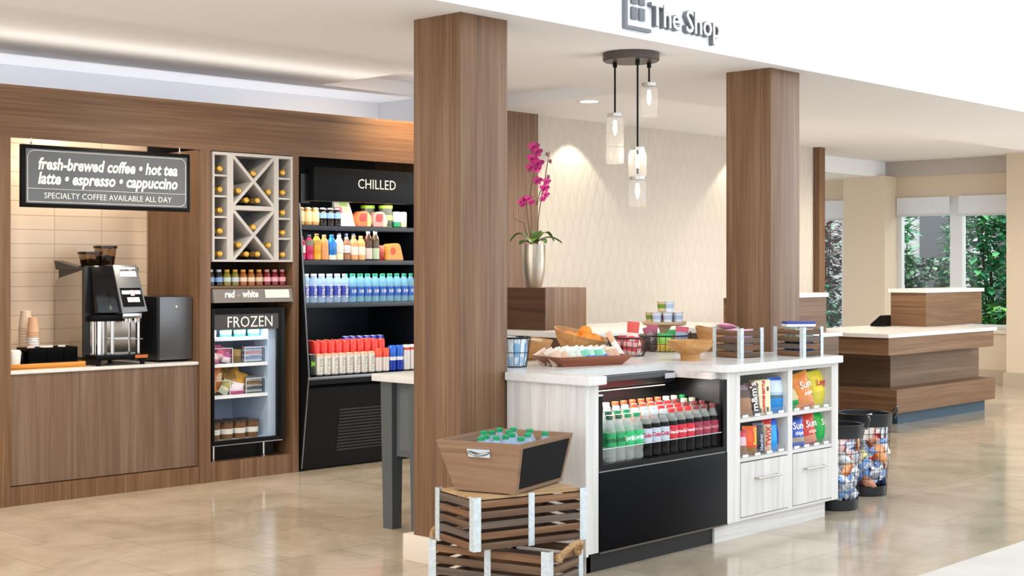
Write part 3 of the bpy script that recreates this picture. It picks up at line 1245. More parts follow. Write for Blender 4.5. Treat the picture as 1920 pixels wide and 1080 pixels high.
def pack(cols, w, h, d, kind='wrapped_snack', seed=0, metal=0.0, rough=0.35, bands=None, txt=None, crink=0.004):
    def mk():
        root = thing(kind, 'snack', 'snack', (0, 0, -50))
        mb = MB()
        mb.bag(w, h, d, m=(0,), bands=bands, seed=seed, crink=crink)
        p = obj('packet', mb, [plain(c, rough, metal) for c in cols], root, sharp=60)
        for tx in (txt or []):
            text(tx[0], tx[1], plain(tx[2], 0.5), p, (tx[3], -d * tx[5] * 0.5 - 0.003, tx[4]), bold=0.001, ext=0.0004, sx=tx[6] if len(tx) > 6 else 1, vertical=(len(tx) > 7 and tx[7]), shear=tx[8] if len(tx) > 8 else 0)
        return root
    return mk


def flat(loc, rx, ry, rz):
    """world rotation for a packet standing in the wall frame"""
    return (rx, ry, rz)


def clear_bin(label, x0, x1, y0, y1, z, h):
    t = thing('clear_bin', label, 'bin', FR((x0 + x1) / 2, (y0 + y1) / 2, z), TH)
    a, b_ = (x1 - x0) / 2, (y1 - y0) / 2
    mb = MB()
    w = 0.003
    mb.box(-a, -b_, 0, a, b_, w)
    mb.box(-a, -b_, w, a, -b_ + w, h)
    mb.box(-a, b_ - w, w, a, b_, h)
    mb.box(-a, -b_ + w, w, -a + w, b_ - w, h)
    mb.box(a - w, -b_ + w, w, a, b_ - w, h)
    obj('bin_wall', mb, ACRYLIC, t)
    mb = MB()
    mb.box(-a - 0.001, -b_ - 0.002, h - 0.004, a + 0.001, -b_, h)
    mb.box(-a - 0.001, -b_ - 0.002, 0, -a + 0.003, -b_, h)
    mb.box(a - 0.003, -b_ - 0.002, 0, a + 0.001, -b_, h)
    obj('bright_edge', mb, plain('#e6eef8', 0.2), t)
    return t


clear_bin('clear bin of pink wrapped ice treats on the second freezer shelf', 0.025, 0.205, 0.07, 0.35, FSH[1], 0.105)
clear_bin('clear bin of blue-white wrapped bars on the second freezer shelf', 0.30, 0.47, 0.07, 0.35, FSH[1], 0.105)
clear_bin('clear bin of orange wrapped cones on the third freezer shelf', 0.025, 0.185, 0.07, 0.35, FSH[2], 0.10)
clear_bin('clear bin of silver wrapped bars on the third freezer shelf', 0.31, 0.47, 0.07, 0.35, FSH[2], 0.105)


def scatter(keys, places, name, cat, group, labels):
    for k, (x, y, z, rx_, ry_, rz_) in enumerate(places):
        key, mk = keys[k % len(keys)]
        o = placed(key, mk, name, labels(k), cat, FR(x, y, z), TH, group)
        o.rotation_euler = (rx_, ry_, TH + rz_)


rn = random.Random(5)
pk = [('fp1', pack(['#e0789a', '#f3d9de'], 0.085, 0.07, 0.03, 'ice_treat', 1, bands=[(0.4, 1)])), ('fp2', pack(['#efc3cd', '#c94f7f'], 0.085, 0.07, 0.03, 'ice_treat', 2, bands=[(0.5, 1)])), ('fp3', pack(['#f0dfe4', '#b04a86'], 0.08, 0.065, 0.03, 'ice_treat', 3, bands=[(0.6, 1)]))]
scatter(pk, [(0.065 + 0.048 * (k % 3), 0.085 + 0.03 * (k // 3), FSH[1] + 0.006 + 0.026 * (k % 2) + 0.012 * (k // 3), 0.1, rn.uniform(-.4, .4), rn.uniform(-.2, .2)) for k in range(9)], 'ice_treat', 'ice cream', 'pink ice treats in the freezer bin', lambda k: 'pink and white wrapped ice treat heaped in the clear bin on the second freezer shelf')
pk = [('fb1', pack(['#6a5426', '#8a6d34'], 0.075, 0.09, 0.028, 'wrapped_bar', 4, bands=[(0.5, 1)])), ('fb2', pack(['#4a3a20', '#a58237'], 0.075, 0.085, 0.028, 'wrapped_bar', 5, bands=[(0.6, 1)]))]
scatter(pk, [(0.252, 0.09 + 0.035 * k, FSH[1] + 0.002, 0, 0, 0.1) for k in range(4)], 'ice_cream_bar', 'ice cream', 'brown bars on the second freezer shelf', lambda k: 'brown wrapped ice cream bar between the two clear bins on the second freezer shelf')
pk = [('fw1', pack(['#dfe4ee', '#7f93c4'], 0.14, 0.034, 0.03, 'wrapped_bar', 6, bands=[(0.45, 1)])), ('fw2', pack(['#d6dcea', '#c3879c'], 0.14, 0.034, 0.03, 'wrapped_bar', 7, bands=[(0.5, 1)]))]
scatter(pk, [(0.385, 0.09 + 0.04 * (k // 3), FSH[1] + 0.005 + 0.034 * (k % 3), 0, 0, 0) for k in range(6)], 'ice_cream_bar', 'ice cream', 'blue-white bars in the freezer bin', lambda k: 'blue-white wrapped ice cream bar stacked in the clear bin on the second freezer shelf')
pk = [('fo1', pack(['#e08a3c', '#e9c9a0'], 0.08, 0.11, 0.035, 'ice_cone', 8, bands=[(0.55, 1)])), ('fo2', pack(['#d9dcc4', '#a9a15c'], 0.08, 0.10, 0.035, 'ice_cone', 9, bands=[(0.5, 1)])), ('fo3', pack(['#e9dfe2', '#e07a2c'], 0.08, 0.12, 0.035, 'ice_cone', 10, bands=[(0.5, 1)]))]
scatter(pk, [(0.065 + 0.07 * (k % 2), 0.09 + 0.045 * (k // 2), FSH[2] + 0.008 + 0.025 * (k // 2), 0.1, (-0.5, 0.5, 0.3, -0.2, 0.4, 0)[k], 0) for k in range(6)], 'ice_cone', 'ice cream', 'wrapped cones in the freezer bin', lambda k: 'orange and pale wrapped ice cream cone in the clear bin on the third freezer shelf')
pk = [('fy1', pack(['#d4a83c', '#c08d2a'], 0.11, 0.10, 0.05, 'ice_cone', 11, bands=[(0.5, 1)])), ('fy2', pack(['#c9952f', '#8a6a2a'], 0.11, 0.095, 0.05, 'ice_cone', 12, bands=[(0.6, 1)]))]
scatter(pk, [(0.19, 0.22, FSH[2] + 0.085, 0, 0.5, 0.2), (0.255, 0.2, FSH[2] + 0.075, 0, 0.2, 0), (0.31, 0.19, FSH[2] + 0.07, 0, -0.4, 0), (0.24, 0.13, FSH[2] + 0.04, 0, -0.2, 0), (0.285, 0.13, FSH[2] + 0.045, 0, 0.3, 0)], 'ice_cone', 'ice cream', 'yellow cones heaped in the freezer', lambda k: 'yellow wrapped ice cream heaped between the bins on the third freezer shelf')
pk = [('fm1', pack(['#e6dbe8', '#b8407c'], 0.11, 0.07, 0.04, 'ice_treat', 13, bands=[(0.0, 1), (0.3, 0)]))]
scatter(pk, [(0.245, 0.08, FSH[2] + 0.001, 0, 0.0, 0), (0.25, 0.10, FSH[2] + 0.01, 0, 0.2, 0)], 'ice_treat', 'ice cream', 'magenta and white treats in the freezer', lambda k: 'magenta and white wrapped treat at the front of the third freezer shelf')
pk = [('fs1', pack(['#c3c9c6', '#4f5a6a'], 0.13, 0.036, 0.035, 'wrapped_bar', 14, bands=[(0.5, 1)])), ('fs2', pack(['#dcdcd8', '#8d6a50'], 0.13, 0.036, 0.035, 'wrapped_bar', 15, bands=[(0.4, 1)]))]
scatter(pk, [(0.39, 0.09 + 0.045 * (k // 3), FSH[2] + 0.006 + 0.037 * (k % 3), 0, 0, 0.0) for k in range(6)], 'ice_cream_bar', 'ice cream', 'silver bars in the freezer bin', lambda k: 'silver and brown wrapped ice cream bar in the clear bin on the third freezer shelf')

# ------------------------------------------------------------------ chilled drinks case
t = thing('chilled_case', 'tall black open drink case with a lettered canopy and lit shelves', 'drink case', W(2.14, 0.0, 0.0), TH)
CW = 1.10
CM = plain('#08090c', 0.35, spec=0.15)
CIN = plain('#0d1018', 0.4, spec=0.15)
prof = [(0.0, 0.0), (-0.078, 0.60), (-0.085, 0.655), (0.03, 1.86), (0.03, 2.10), (0.66, 2.10), (0.66, 0.0)]
for x0, x1 in ((0.0, 0.025), (CW - 0.025, CW)):
    mb = MB()
    mb.prism(prof, x0, x1, axis='x')
    obj('end_panel', mb, CM, t)
    if x0 == 0:
        mb = MB()
        pp = [(0.012, -0.003, 0.02), (0.012, -0.079, 0.60), (0.012, -0.089, 0.66), (0.012, 0.024, 1.86)]
        mb.tube(pp, 0.006, 6)
        obj('edge_trim', mb, BRUSHED, t)
mb = MB()
mb.box(0.025, 0.60, 0.03, CW - 0.025, 0.66, 2.10)
mb.box(0.025, 0.05, 2.06, CW - 0.025, 0.6, 2.10)
obj('back_wall', mb, CIN, t)
mb = MB()
mb.prism([(0.004, 0.01), (-0.070, 0.575), (-0.052, 0.600), (0.10, 0.60), (0.10, 0.01)], 0.025, CW - 0.025, axis='x')
obj('lower_front', mb, plain('#0d0b0c', 0.4, spec=0.15), t)
mb = MB()
for k in range(14):
    z = 0.12 + 0.022 * k
    y = 0.004 - 0.074 * z / 0.575
    mb.box(0.30, y - 0.005, z, CW - 0.12, y + 0.012, z + 0.010)
obj('vent_grille', mb, plain('#1d1a1a', 0.5), t)
mb = MB()
mb.box(0.012, -0.088, 0.600, CW - 0.012, 0.60, 0.655)
obj('bottom_tray', mb, CM, t)
mb = MB()
mb.box(0.0, -0.098, 0.635, CW, -0.086, 0.655, bev=0.004)
obj('front_rail', mb, BRUSHED, t)
mb = MB()
mb.box(0.07, -0.065, 1.875, CW + 0.02, 0.03, 2.110, bev=0.004)
cano = obj('canopy', mb, plain('#0c0d0f', 0.4, spec=0.15), t)
mb = MB()
mb.box(0.0, -0.01, 1.86, 0.07, 0.3, 2.06)
obj('canopy_end', mb, plain('#0b0b0d', 0.3), t)
text('CHILLED', 0.098, LETTER, cano, (0.628, -0.066, 2.003), bold=-0.0002, sx=0.90, space=1.03)
CSH = [0.66, 1.162, 1.463, 1.706]
CFR = [-0.06, -0.028, -0.002, 0.022]
for k in (1, 2, 3):
    z = CSH[k]
    mb = MB()
    mb.box(0.027, CFR[k], z - 0.032, CW - 0.027, CFR[k] + 0.40, z, bev=0.002)
    obj('shelf', mb, plain('#2c303a', 0.4), t)
mb = MB()
mb.box(0.027, 0.06, 0.655, CW - 0.027, 0.60, 0.735)
obj('step_riser', mb, CIN, t)
lamp('case_light', 'AREA', W(2.69, 0.0, 1.872), 2.4, (1.0, 0.97, 0.92), (R(24), 0, TH), 0.95, 0.05)
for k, p in ((3, 1.9), (2, 2.2), (1, 2.6)):
    lamp('shelf_light', 'AREA', W(2.69, CFR[k] + 0.02, CSH[k] - 0.036), p, (0.92, 0.96, 1.0), (R(16), 0, TH), 0.95, 0.03)


def CS(x, y, k):
    return W(2.14 + x, CFR[k] + y, CSH[k])


def pet(h, r, liquid, cap, lab, z0=0.28, z1=0.62, tx=None, neck=0.42, shoulder=0.68):
    pr = [(0, 0.004), (r * 0.8, 0), (r, 0.006), (r, h * 0.24), (r * 0.96, h * 0.26), (r, h * 0.28), (r, h * shoulder), (r * 0.85, h * (shoulder + 0.09)), (r * neck, h * 0.90), (r * neck, h * 0.93)]
    cp = [(r * neck * 1.1, h * 0.915), (r * neck * 1.12, h * 0.99), (r * neck, h), (0, h)]
    m = liquid if not isinstance(liquid, str) else plain(liquid, 0.15)
    return lambda: bottle('drink_bottle', pr, [m, plain(cap, 0.4)], cp, (r + 0.0006, h * z0, h * z1, plain(lab, 0.45), tx) if lab else None)


def can(h, r, body, top='#c9ccd0', bands=None, tx=None, lab=None):
    def mk():
        root = thing('drink_can', 'can', 'can', (0, 0, -50))
        mb = MB()
        b = bands or []
        pr = [(0, 0.003), (r * 0.78, 0, 0), (r, 0.008, 0)]
        mats = [plain(body, 0.3, 0.2)]
        for i, (z, c) in enumerate(b):
            pr.append((r, h * z, i + 1))
            mats.append(plain(c, 0.3, 0.2))
        pr += [(r, h * 0.93, len(b)), (r * 0.82, h * 0.99, len(b))]
        mb.lathe(pr, n=20)
        bd = obj('can_body', mb, mats, root)
        mb = MB()
        mb.lathe([(r * 0.83, h * 0.985), (r * 0.83, h), (r * 0.75, h), (r * 0.72, h * 0.985), (0, h * 0.985)], n=20)
        obj('can_top', mb, plain(top, 0.3, 0.4), root)
        if tx:
            text(tx[0], tx[1], plain(tx[2], 0.5), bd, (0, 0, h * tx[3]), wrap=r + 0.0005, ext=0.0003, vertical=tx[4], bold=0.0006)
        return root
    return mk


def row(specs, k, y, x0, step, group, where):
    """specs: list of (key, maker, name, description, category)"""
    x = x0
    n = {}
    for i, s in enumerate(specs):
        if s is not None:
            key, mk, name, desc, cat = s[:5]
            n[desc] = n.get(desc, 0) + 1
            same = sum(1 for q in specs if q is not None and q[3] == desc)
            lab = desc + (', ' if same == 1 else ', %s from coffee side, ' % ORD[n[desc] - 1]) + where
            placed(key, mk, name, lab, cat, CS(x, y, k), TH, group)
        x += step if not isinstance(step, list) else step[i]


# top shelf
cof = ('cof', pet(0.128, 0.030, '#b98d57', '#e8d3a4', '#e0c291', 0.2, 0.75, None, 0.55, 0.72), 'coffee_drink_bottle', 'cream coffee drink bottle', 'bottle')
cob = ('cob', pet(0.128, 0.030, '#1b1410', '#d8dadf', '#7fa0cf', 0.42, 0.72, None, 0.55, 0.72), 'coffee_drink_bottle', 'dark blue-labelled coffee drink bottle', 'bottle')
row([cof, cof, cof, cob, cob, cob], 3, 0.06, 0.060, 0.064, 'small bottles on the top case shelf', 'front row, top case shelf')
row([cof, cof, cof, cob, cob, cob], 3, 0.13, 0.060, 0.064, 'small bottles behind on the top case shelf', 'second row, top case shelf')
b = thing('salad_card_pack', 'clear and white sloped food pack leaning on the top shelf of the drink case', 'food pack', CS(0.475, 0.09, 3), TH)
mb = MB()
mb.hexa([(-0.066, -0.03, 0), (0.078, -0.03, 0), (0.078, 0.07, 0), (-0.066, 0.07, 0), (-0.085, 0.03, 0.185), (0.055, 0.03, 0.185), (0.055, 0.04, 0.185), (-0.085, 0.04, 0.185)])
obj('pack_body', mb, plain('#c8c3b4', 0.3), b)
for (x0, x1, z0, z1, c) in ((-0.065, 0.072, 0.004, 0.052, '#efe9e0'), (-0.066, -0.008, 0.10, 0.14, '#b4505e'), (0.0, 0.055, 0.085, 0.14, '#e0d290'), (-0.02, 0.05, 0.145, 0.178, '#97b466')):
    mb = MB()

    def fy(z):
        return -0.03 + 0.06 * z / 0.185 - 0.0015
    s = lambda z: -0.019 * z / 0.185
    mb.quad([(x0 + s(z0), fy(z0), z0), (x1 + s(z0), fy(z0), z0), (x1 + s(z1), fy(z1), z1), (x0 + s(z1), fy(z1), z1)])
    obj('printed_panel', mb, plain(c, 0.4), b)


def fruit(mainc, sidec):
    def mk():
        root = thing('fruit_pack', 'pack', 'food pack', (0, 0, -50))
        pts = [(-0.062, 0), (0.062, 0), (0.072, 0.045), (0.060, 0.085), (0.030, 0.115), (-0.030, 0.112), (-0.068, 0.075), (-0.070, 0.03)]
        mb = MB()
        mb.prism(pts, -0.02, 0.05, axis='y', bev=0.006)
        obj('pack_body', mb, plain(mainc, 0.3), root)
        mb = MB()
        mb.prism([(0.028, 0.005), (0.060, 0.005), (0.069, 0.045), (0.058, 0.082), (0.034, 0.106)], -0.0225, -0.0195, axis='y')
        obj('pale_side', mb, plain(sidec, 0.3), root)
        mb = MB()
        mb.prism([(-0.035, 0.042), (0.012, 0.042), (0.022, 0.06), (0.022, 0.098), (-0.03, 0.098), (-0.042, 0.07)], -0.0235, -0.0195, axis='y')
        obj('red_label', mb, plain('#c23a34', 0.4), root)
        return root
    return mk


placed('frA', fruit('#d8703c', '#e9c877'), 'fruit_pack', 'orange and red rounded fruit pack on the top case shelf', 'food pack', CS(0.610, 0.06, 3), TH, 'fruit packs')
placed('frB', fruit('#c98f86', '#e9d9a0'), 'fruit_pack', 'pinkish red rounded fruit pack beside the lime-lidded jars on the top case shelf', 'food pack', CS(0.758, 0.06, 3), TH, 'fruit packs')


def limejar(fill):
    def mk():
        root = thing('lime_lid_jar', 'jar', 'jar', (0, 0, -50))
        mb = MB()
        mb.lathe([(0, 0), (0.046, 0, 0), (0.050, 0.01, 1), (0.050, 0.055, 2), (0.050, 0.09, 1), (0.050, 0.145)], n=24)
        obj('jar_body', mb, [plain('#8d9086', 0.2), plain('#5a5d50', 0.15), plain(fill, 0.4)], root)
        mb = MB()
        mb.lathe([(0.053, 0.14), (0.053, 0.162), (0, 0.162)], n=24)
        obj('lime_lid', mb, plain('#a6d02a', 0.4), root)
        return root
    return mk


placed('lj1', limejar('#7d8a4c'), 'lime_lid_jar', 'lime-lidded jar partly hidden behind the pinkish fruit pack on the top case shelf', 'jar', CS(0.745, 0.17, 3), TH, 'lime-lidded jars')
placed('lj2', limejar('#c3d070'), 'lime_lid_jar', 'lime-lidded jar with a yellow-green label on the top case shelf', 'jar', CS(0.846, 0.085, 3), TH, 'lime-lidded jars')
placed('wc1', can(0.118, 0.030, '#2fa06a', bands=[(0.36, '#eceee9')]), 'drink_can', 'white and green slim can on the top case shelf', 'can', CS(0.925, 0.06, 3), TH, 'white cans on the top case shelf')
placed('wc2', can(0.118, 0.030, '#d9cfae', bands=[(0.36, '#eceee9')]), 'drink_can', 'white and cream slim can at the pillar end of the top case shelf', 'can', CS(0.990, 0.06, 3), TH, 'white cans on the top case shelf')

# second shelf
SH2 = [('s2a', pet(0.165, 0.030, '#b03058', '#8a2448', '#e9d9dd', .3, .62), 'magenta juice bottle at the coffee end'),
       ('s2b', pet(0.175, 0.031, '#c01f5c', '#4a4a52', '#7d8272', .58, .80), 'magenta juice bottle with a grey-green neck label'),
       ('s2c', pet(0.185, 0.032, '#e0a92c', '#7d5a28', '#caa24a', .56, .76), 'yellow juice bottle with a brown cap'),
       ('s2d', pet(0.178, 0.031, '#e0995c', '#e29a5c', '#dca070', .2, .5), 'peach-coloured juice bottle'),
       ('s2e', pet(0.180, 0.032, '#1d7bd8', '#1b72d0', '#f1ece2', .02, .2), 'bright blue bottle with a white foot'),
       ('s2f', pet(0.178, 0.032, '#eadfbd', '#e9dcb4', '#e9e4da', .30, .66), 'cream milk bottle with a pale label'),
       ('s2g', pet(0.165, 0.028, '#9c6a50', '#d9c5a0', '#d4d9e4', .32, .66), 'brown milk bottle with a blue-grey label'),
       ('s2h', pet(0.176, 0.032, '#d99b66', '#e08a4a', '#ece2da', .22, .56), 'peach smoothie bottle with a white label and orange cap'),
       ('s2i', pet(0.176, 0.032, '#e2ad6a', '#eaa055', '#ece6dc', .22, .56), 'pale peach smoothie bottle with a white label'),
       ('s2j', pet(0.212, 0.031, plain('#4d2f22', 0.1), '#b9babf', '#d9cfc8', .05, .42), 'tall dark bottle with a silver cap and pinkish label'),
       ('s2k', pet(0.212, 0.031, plain('#5b4a34', 0.1), '#b9babf', '#b9d2b4', .05, .42), 'tall dark bottle with a silver cap and green label')]
x = 0.052
for key, mk, desc in SH2:
    if key == 's2f':
        mk = pet(0.178, 0.032, '#eadfbd', '#e9dcb4', '#e9e4da', .30, .66)
    if key == 's2a':
        x = 0.045
    placed(key, mk, 'juice_bottle', desc + ', second case shelf', 'bottle', CS(x, 0.05, 2), TH, 'juice bottles on the second case shelf')
    x += 0.0655
for i in range(3):
    placed('s2back', pet(0.195, 0.03, '#2b2f40', '#59607c', '#474c66', .2, .5), 'juice_bottle', 'dark grey-capped bottle standing behind, %s of three from coffee side, second case shelf' % ORD[i], 'bottle', CS(0.44 + 0.065 * i, 0.14, 2), TH, 'dark bottles behind on the second case shelf')
placed('redp', pack(['#c8433a', '#d86a50'], 0.06, 0.11, 0.03, 'snack_pack', 3, bands=[(0.6, 1)]), 'snack_pack', 'small red snack pack next to the yellow fruit bag on the second case shelf', 'snack', CS(0.775, 0.07, 2), TH, None)
b = thing('fruit_bag', 'yellow-orange sloped fruit bag on the second shelf of the drink case', 'food pack', CS(0.885, 0.06, 2), TH)
mb = MB()
mb.prism([(-0.085, 0), (0.088, 0), (0.055, 0.115), (0.04, 0.128), (-0.06, 0.120), (-0.075, 0.09)], -0.015, 0.06, axis='y', bev=0.008)
obj('bag_body', mb, plain('#dfa24a', 0.35), b)
mb = MB()
mb.lathe([(0, 0), (0.026, 0)], n=20, mtx=Matrix.Translation((-0.02, -0.0165, 0.07)) @ Matrix.Rotation(R(90), 4, 'X'))
obj('round_emblem', mb, plain('#d8582e', 0.4), b)

# third shelf: water bottles
W1 = plain('#f0f2f6', 0.4)
dz = lambda: None
wat = ('wat', pet(0.205, 0.0315, milky('pet_water', '#b4d2f2', 0.45), '#c9cbd0', '#3548b0', .25, .58, ('smart', 0.045, W1, 0.9, True)), 'water_bottle', 'white-capped clear water bottle', 'bottle')
wag = ('wag', pet(0.205, 0.0325, milky('pet_teal', '#8cc6e2', 0.5), '#1f8f68', '#2a63c0', .22, .55, ('100', 0.034, W1, 1.0)), 'water_bottle', 'green-capped teal water bottle', 'bottle')
row([wat] * 6 + [wag] * 9, 1, 0.045, 0.052, 0.0685, 'water bottles in the front row of the case', 'front row, third case shelf')
row([wat] * 6 + [wag] * 9, 1, 0.117, 0.052, 0.0685, 'water bottles in the second row of the case', 'second row, third case shelf')

# bottom tray: cans
mon = ('mon', can(0.150, 0.029, '#15170f', '#c9ccd0', None, ('M', 0.055, '#7ac231', 0.55, False)), 'drink_can', 'black can with a green letter mark', 'can')
wht = ('wht', can(0.150, 0.0305, '#dcdad4', '#e0b79c', [(0.90, '#d9a98c')], ('ultra', 0.052, '#a9a6a2', 0.48, True)), 'drink_can', 'white peach-topped can with grey lettering', 'can')
rwt = ('rwt', can(0.170, 0.0315, '#e3dcd8', '#e35a44', [(0.62, '#df4f38')]), 'drink_can', 'white can with a red-orange top', 'can')
blu = ('blu', can(0.185, 0.031, '#1439a8', '#2d4fb8', [(0.42, '#e9edf4'), (0.56, '#1f62c8')]), 'drink_can', 'blue can with a white band', 'can')
wpu = ('wpu', can(0.185, 0.0325, '#e2dfe0', '#d9c9c0', [(0.8, '#cf5648'), (0.9, '#e6e0dc')]), 'drink_can', 'tall white can with a red patch', 'can')
red = ('red', can(0.155, 0.031, '#c8262a', '#d95a46', [(0.4, '#d83a30')]), 'drink_can', 'red can', 'can')
row([mon] + [wht] * 8 + [rwt] * 2, 0, 0.025, 0.070, 0.0655, 'cans in the front row of the case tray', 'front row of case tray')
row([None] * 11 + [blu] * 2 + [wpu] * 3, 0, 0.025, 0.070, 0.0655, 'tall cans in the front row of the case tray', 'front row of case tray')

for rw, y in enumerate((0.16, 0.226, 0.292)):
    for i in range(10 if rw == 0 else 9):
        x = 0.205 + 0.0655 * i + 0.03 * rw
        p = CS(x, y, 0)
        placed('red', red[1], 'drink_can', 'red can, %s from the coffee side in the %s raised row behind the white cans' % (ORD[i], ORD[rw]), 'can', (p[0], p[1], 0.735), TH, 'red cans on the raised step of the case')
for i in range(6):
    p = CS(0.62 + 0.0655 * i, 0.358, 0)
    placed('blk2', can(0.17, 0.031, '#2b2f86', '#d0d0dc', [(0.7, '#3a3fa0')]), 'drink_can', 'violet-blue can, %s from the coffee side in the rearmost row of the case tray' % ORD[i], 'can', (p[0], p[1], 0.735), TH, 'violet cans at the back of the case tray')

# ================================================================== COFFEE COUNTER
CZ = 0.797


def CO(u, v, z=0.0):
    return W(u, v, CZ + z)


t = thing('coffee_machine', 'black and steel automatic coffee machine with two bean hoppers', 'coffee machine', CO(0.80, 0.09), TH - R(2))
mb = MB()
mb.prism([(0.10, 0.05), (0.50, 0.05), (0.50, 0.52), (0.46, 0.545), (0.10, 0.60)], -0.175, -0.155, axis='x')
obj('mirror_side_panel', mb, plain('#b9b2ab', 0.12, 0.85), t)
mb = MB()
mb.box(-0.155, 0.10, 0.05, 0.19, 0.50, 0.60)
mb.box(-0.175, 0.08, 0.05, 0.19, 0.12, 0.615)
mb.prism([(0.10, 0.60), (0.50, 0.60), (0.52, 0.66), (0.16, 0.612)], -0.176, -0.12, axis='x')
obj('body', mb, plain('#131315', 0.25), t)
mb = MB()
mb.hexa([(-0.135, -0.02, 0.33), (0.02, -0.02, 0.33), (0.02, 0.12, 0.31), (-0.135, 0.12, 0.31), (-0.145, 0.06, 0.625), (0.005, 0.06, 0.625), (0.005, 0.16, 0.625), (-0.145, 0.16, 0.625)], bev=0.004)
obj('black_glass_door', mb, BLACKGLOSS, t)
mb = MB()
mb.hexa([(0.022, -0.035, 0.325), (0.195, -0.035, 0.335), (0.195, 0.12, 0.31), (0.022, 0.12, 0.31), (0.0, 0.055, 0.63), (0.165, 0.055, 0.63), (0.165, 0.16, 0.63), (0.0, 0.16, 0.63)], bev=0.004)
head = obj('control_head', mb, plain('#7d8084', 0.35, 0.6), t)


def onhead(a, b_, z0, z1, d=0.002):
    """panel lying on the sloped control head, a..b across (0..1)"""
    P = []
    for (s, z) in ((a, z0), (b_, z0), (b_, z1), (a, z1)):
        f = (z - 0.33) / 0.30
        x = (0.022 + (0.0 - 0.022) * f) * (1 - s) + (0.195 + (0.165 - 0.195) * f) * s
        y = -0.035 + 0.09 * f - d
        P.append((x, y, z))
    return P


def plate(P, depth=0.004):
    mb = MB()
    mb.hexa([P[0], P[1], (P[1][0], P[1][1] + depth, P[1][2]), (P[0][0], P[0][1] + depth, P[0][2]), P[3], P[2], (P[2][0], P[2][1] + depth, P[2][2]), (P[3][0], P[3][1] + depth, P[3][2])])
    return mb


obj('touch_screen', plate(onhead(0.08, 0.93, 0.365, 0.485)), BLACKGLOSS, head)
for (a, b_, z0, z1, c) in ((0.13, 0.45, 0.445, 0.468, '#d8d8dc'), (0.47, 0.62, 0.435, 0.47, '#e3a6b0'), (0.64, 0.88, 0.445, 0.468, '#e2e2e6'), (0.3, 0.52, 0.395, 0.425, '#c9d2d2'), (0.54, 0.78, 0.395, 0.425, '#b9c6c4')):
    obj('screen_icon', plate(onhead(a, b_, z0, z1, 0.004)), plain(c, 0.4, emit=0.6), head)
obj('paper_notice', plate(onhead(0.2, 0.88, 0.555, 0.615, 0.003)), plain('#d9d9e2', 0.6), head)
text('specialty coffee', 0.021, plain('#4a4a58', 0.6), head, (0.099, 0.0405, 0.598), bold=0.0003, sx=0.9, rot=(R(-16.7), 0, 0))
mb = MB()
mb.box(-0.15, 0.02, 0.275, 0.18, 0.12, 0.315, bev=0.004)
obj('spout_housing', mb, BLACK, t)
mb = MB()
for x in (0.065, 0.09, 0.13, 0.145):
    mb.lathe([(0.014, 0.265), (0.016, 0.32)], c=(x, -0.0, 0), n=12)
mb.box(0.03, -0.02, 0.29, 0.16, 0.04, 0.325, bev=0.006)
obj('spout', mb, CHROME, t)
mb = MB()
mb.box(-0.145, 0.070, 0.068, 0.165, 0.078, 0.275)
obj('mirror_back', mb, plain('#c9c5c0', 0.08, 1.0), t)
for q_, x_, y_ in ((0.03, -0.09, 0.05), (0.012, -0.02, 0.02), (0.008, 0.155, 0.01)):
    mb = MB()
    mb.lathe([(q_, 0.065), (q_, 0.275)], c=(x_, y_, 0), n=18)
    obj('steel_column', mb, CHROME, t)
mb = MB()
mb.box(-0.01, -0.03, 0.158, 0.165, 0.08, 0.163)
obj('cup_shelf', mb, STEEL, t)
mb = MB()
mb.box(-0.165, -0.06, 0.035, 0.19, 0.45, 0.068, bev=0.006)
obj('drip_base', mb, BLACK, t)
mb = MB()
mb.box(0.095, -0.064, 0.042, 0.18, -0.058, 0.062)
obj('orange_badge', mb, plain('#b8622c', 0.4), t)
for x in (-0.14, 0.16):
    for y in (-0.03, 0.42):
        mb = MB()
        mb.lathe([(0.014, 0), (0.02, 0.036)], c=(x, y, 0), n=12)
        obj('foot', mb, BLACK, t)
AMB = glass('smoked_hopper', (0.62, 0.50, 0.38), 1.6)
for (x, y, z, hh, ww) in ((-0.02, 0.33, 0.60, 0.115, 0.088), (0.085, 0.33, 0.60, 0.155, 0.085)):
    mb = MB()
    mb.lathe([(ww * 0.62, z), (ww * 0.84, z + hh - 0.014)], c=(x, y, 0), n=4 * 6)
    h_ = obj('bean_hopper', mb, AMB, t)
    mb = MB()
    mb.lathe([(ww * 0.9, z + hh - 0.016), (ww * 0.9, z + hh), (0, z + hh)], c=(x, y, 0), n=24)
    obj('hopper_lid', mb, plain('#2c2420', 0.3), h_)
    mb = MB()
    mb.lathe([(ww * 0.58, z), (ww * 0.72, z + hh * 0.55), (0, z + hh * 0.62)], c=(x, y, 0), n=24)
    obj('coffee_beans', mb, noisecol('coffee_beans', ['#1d120b', '#3a2517'], 120, 0.5), h_)

t = thing('milk_cooler', 'dark grey boxy milk cooler beside the coffee machine', 'cooler', CO(1.205, 0.10), TH - R(1.5))
mb = MB()
mb.box(-0.105, 0.02, 0.012, 0.135, 0.44, 0.425, bev=0.004)
obj('body', mb, plain('#1c1d20', 0.3), t)
mb = MB()
mb.box(-0.10, -0.012, 0.016, 0.135, 0.02, 0.423, bev=0.004)
d = obj('door', mb, plain('#6b6d71', 0.3, 0.7), t)
mb = MB()
mb.lathe([(0, 0), (0.007, 0)], n=14, mtx=Matrix.Translation((0.02, -0.0135, 0.36)) @ Matrix.Rotation(R(90), 4, 'X'))
obj('round_badge', mb, plain('#e4e4e4', 0.3), d)
mb = MB()
for x in (-0.08, 0.11):
    for y in (0.05, 0.4):
        mb.lathe([(0.012, 0), (0.012, 0.014)], c=(x, y, 0), n=10)
obj('feet', mb, BLACK, t)

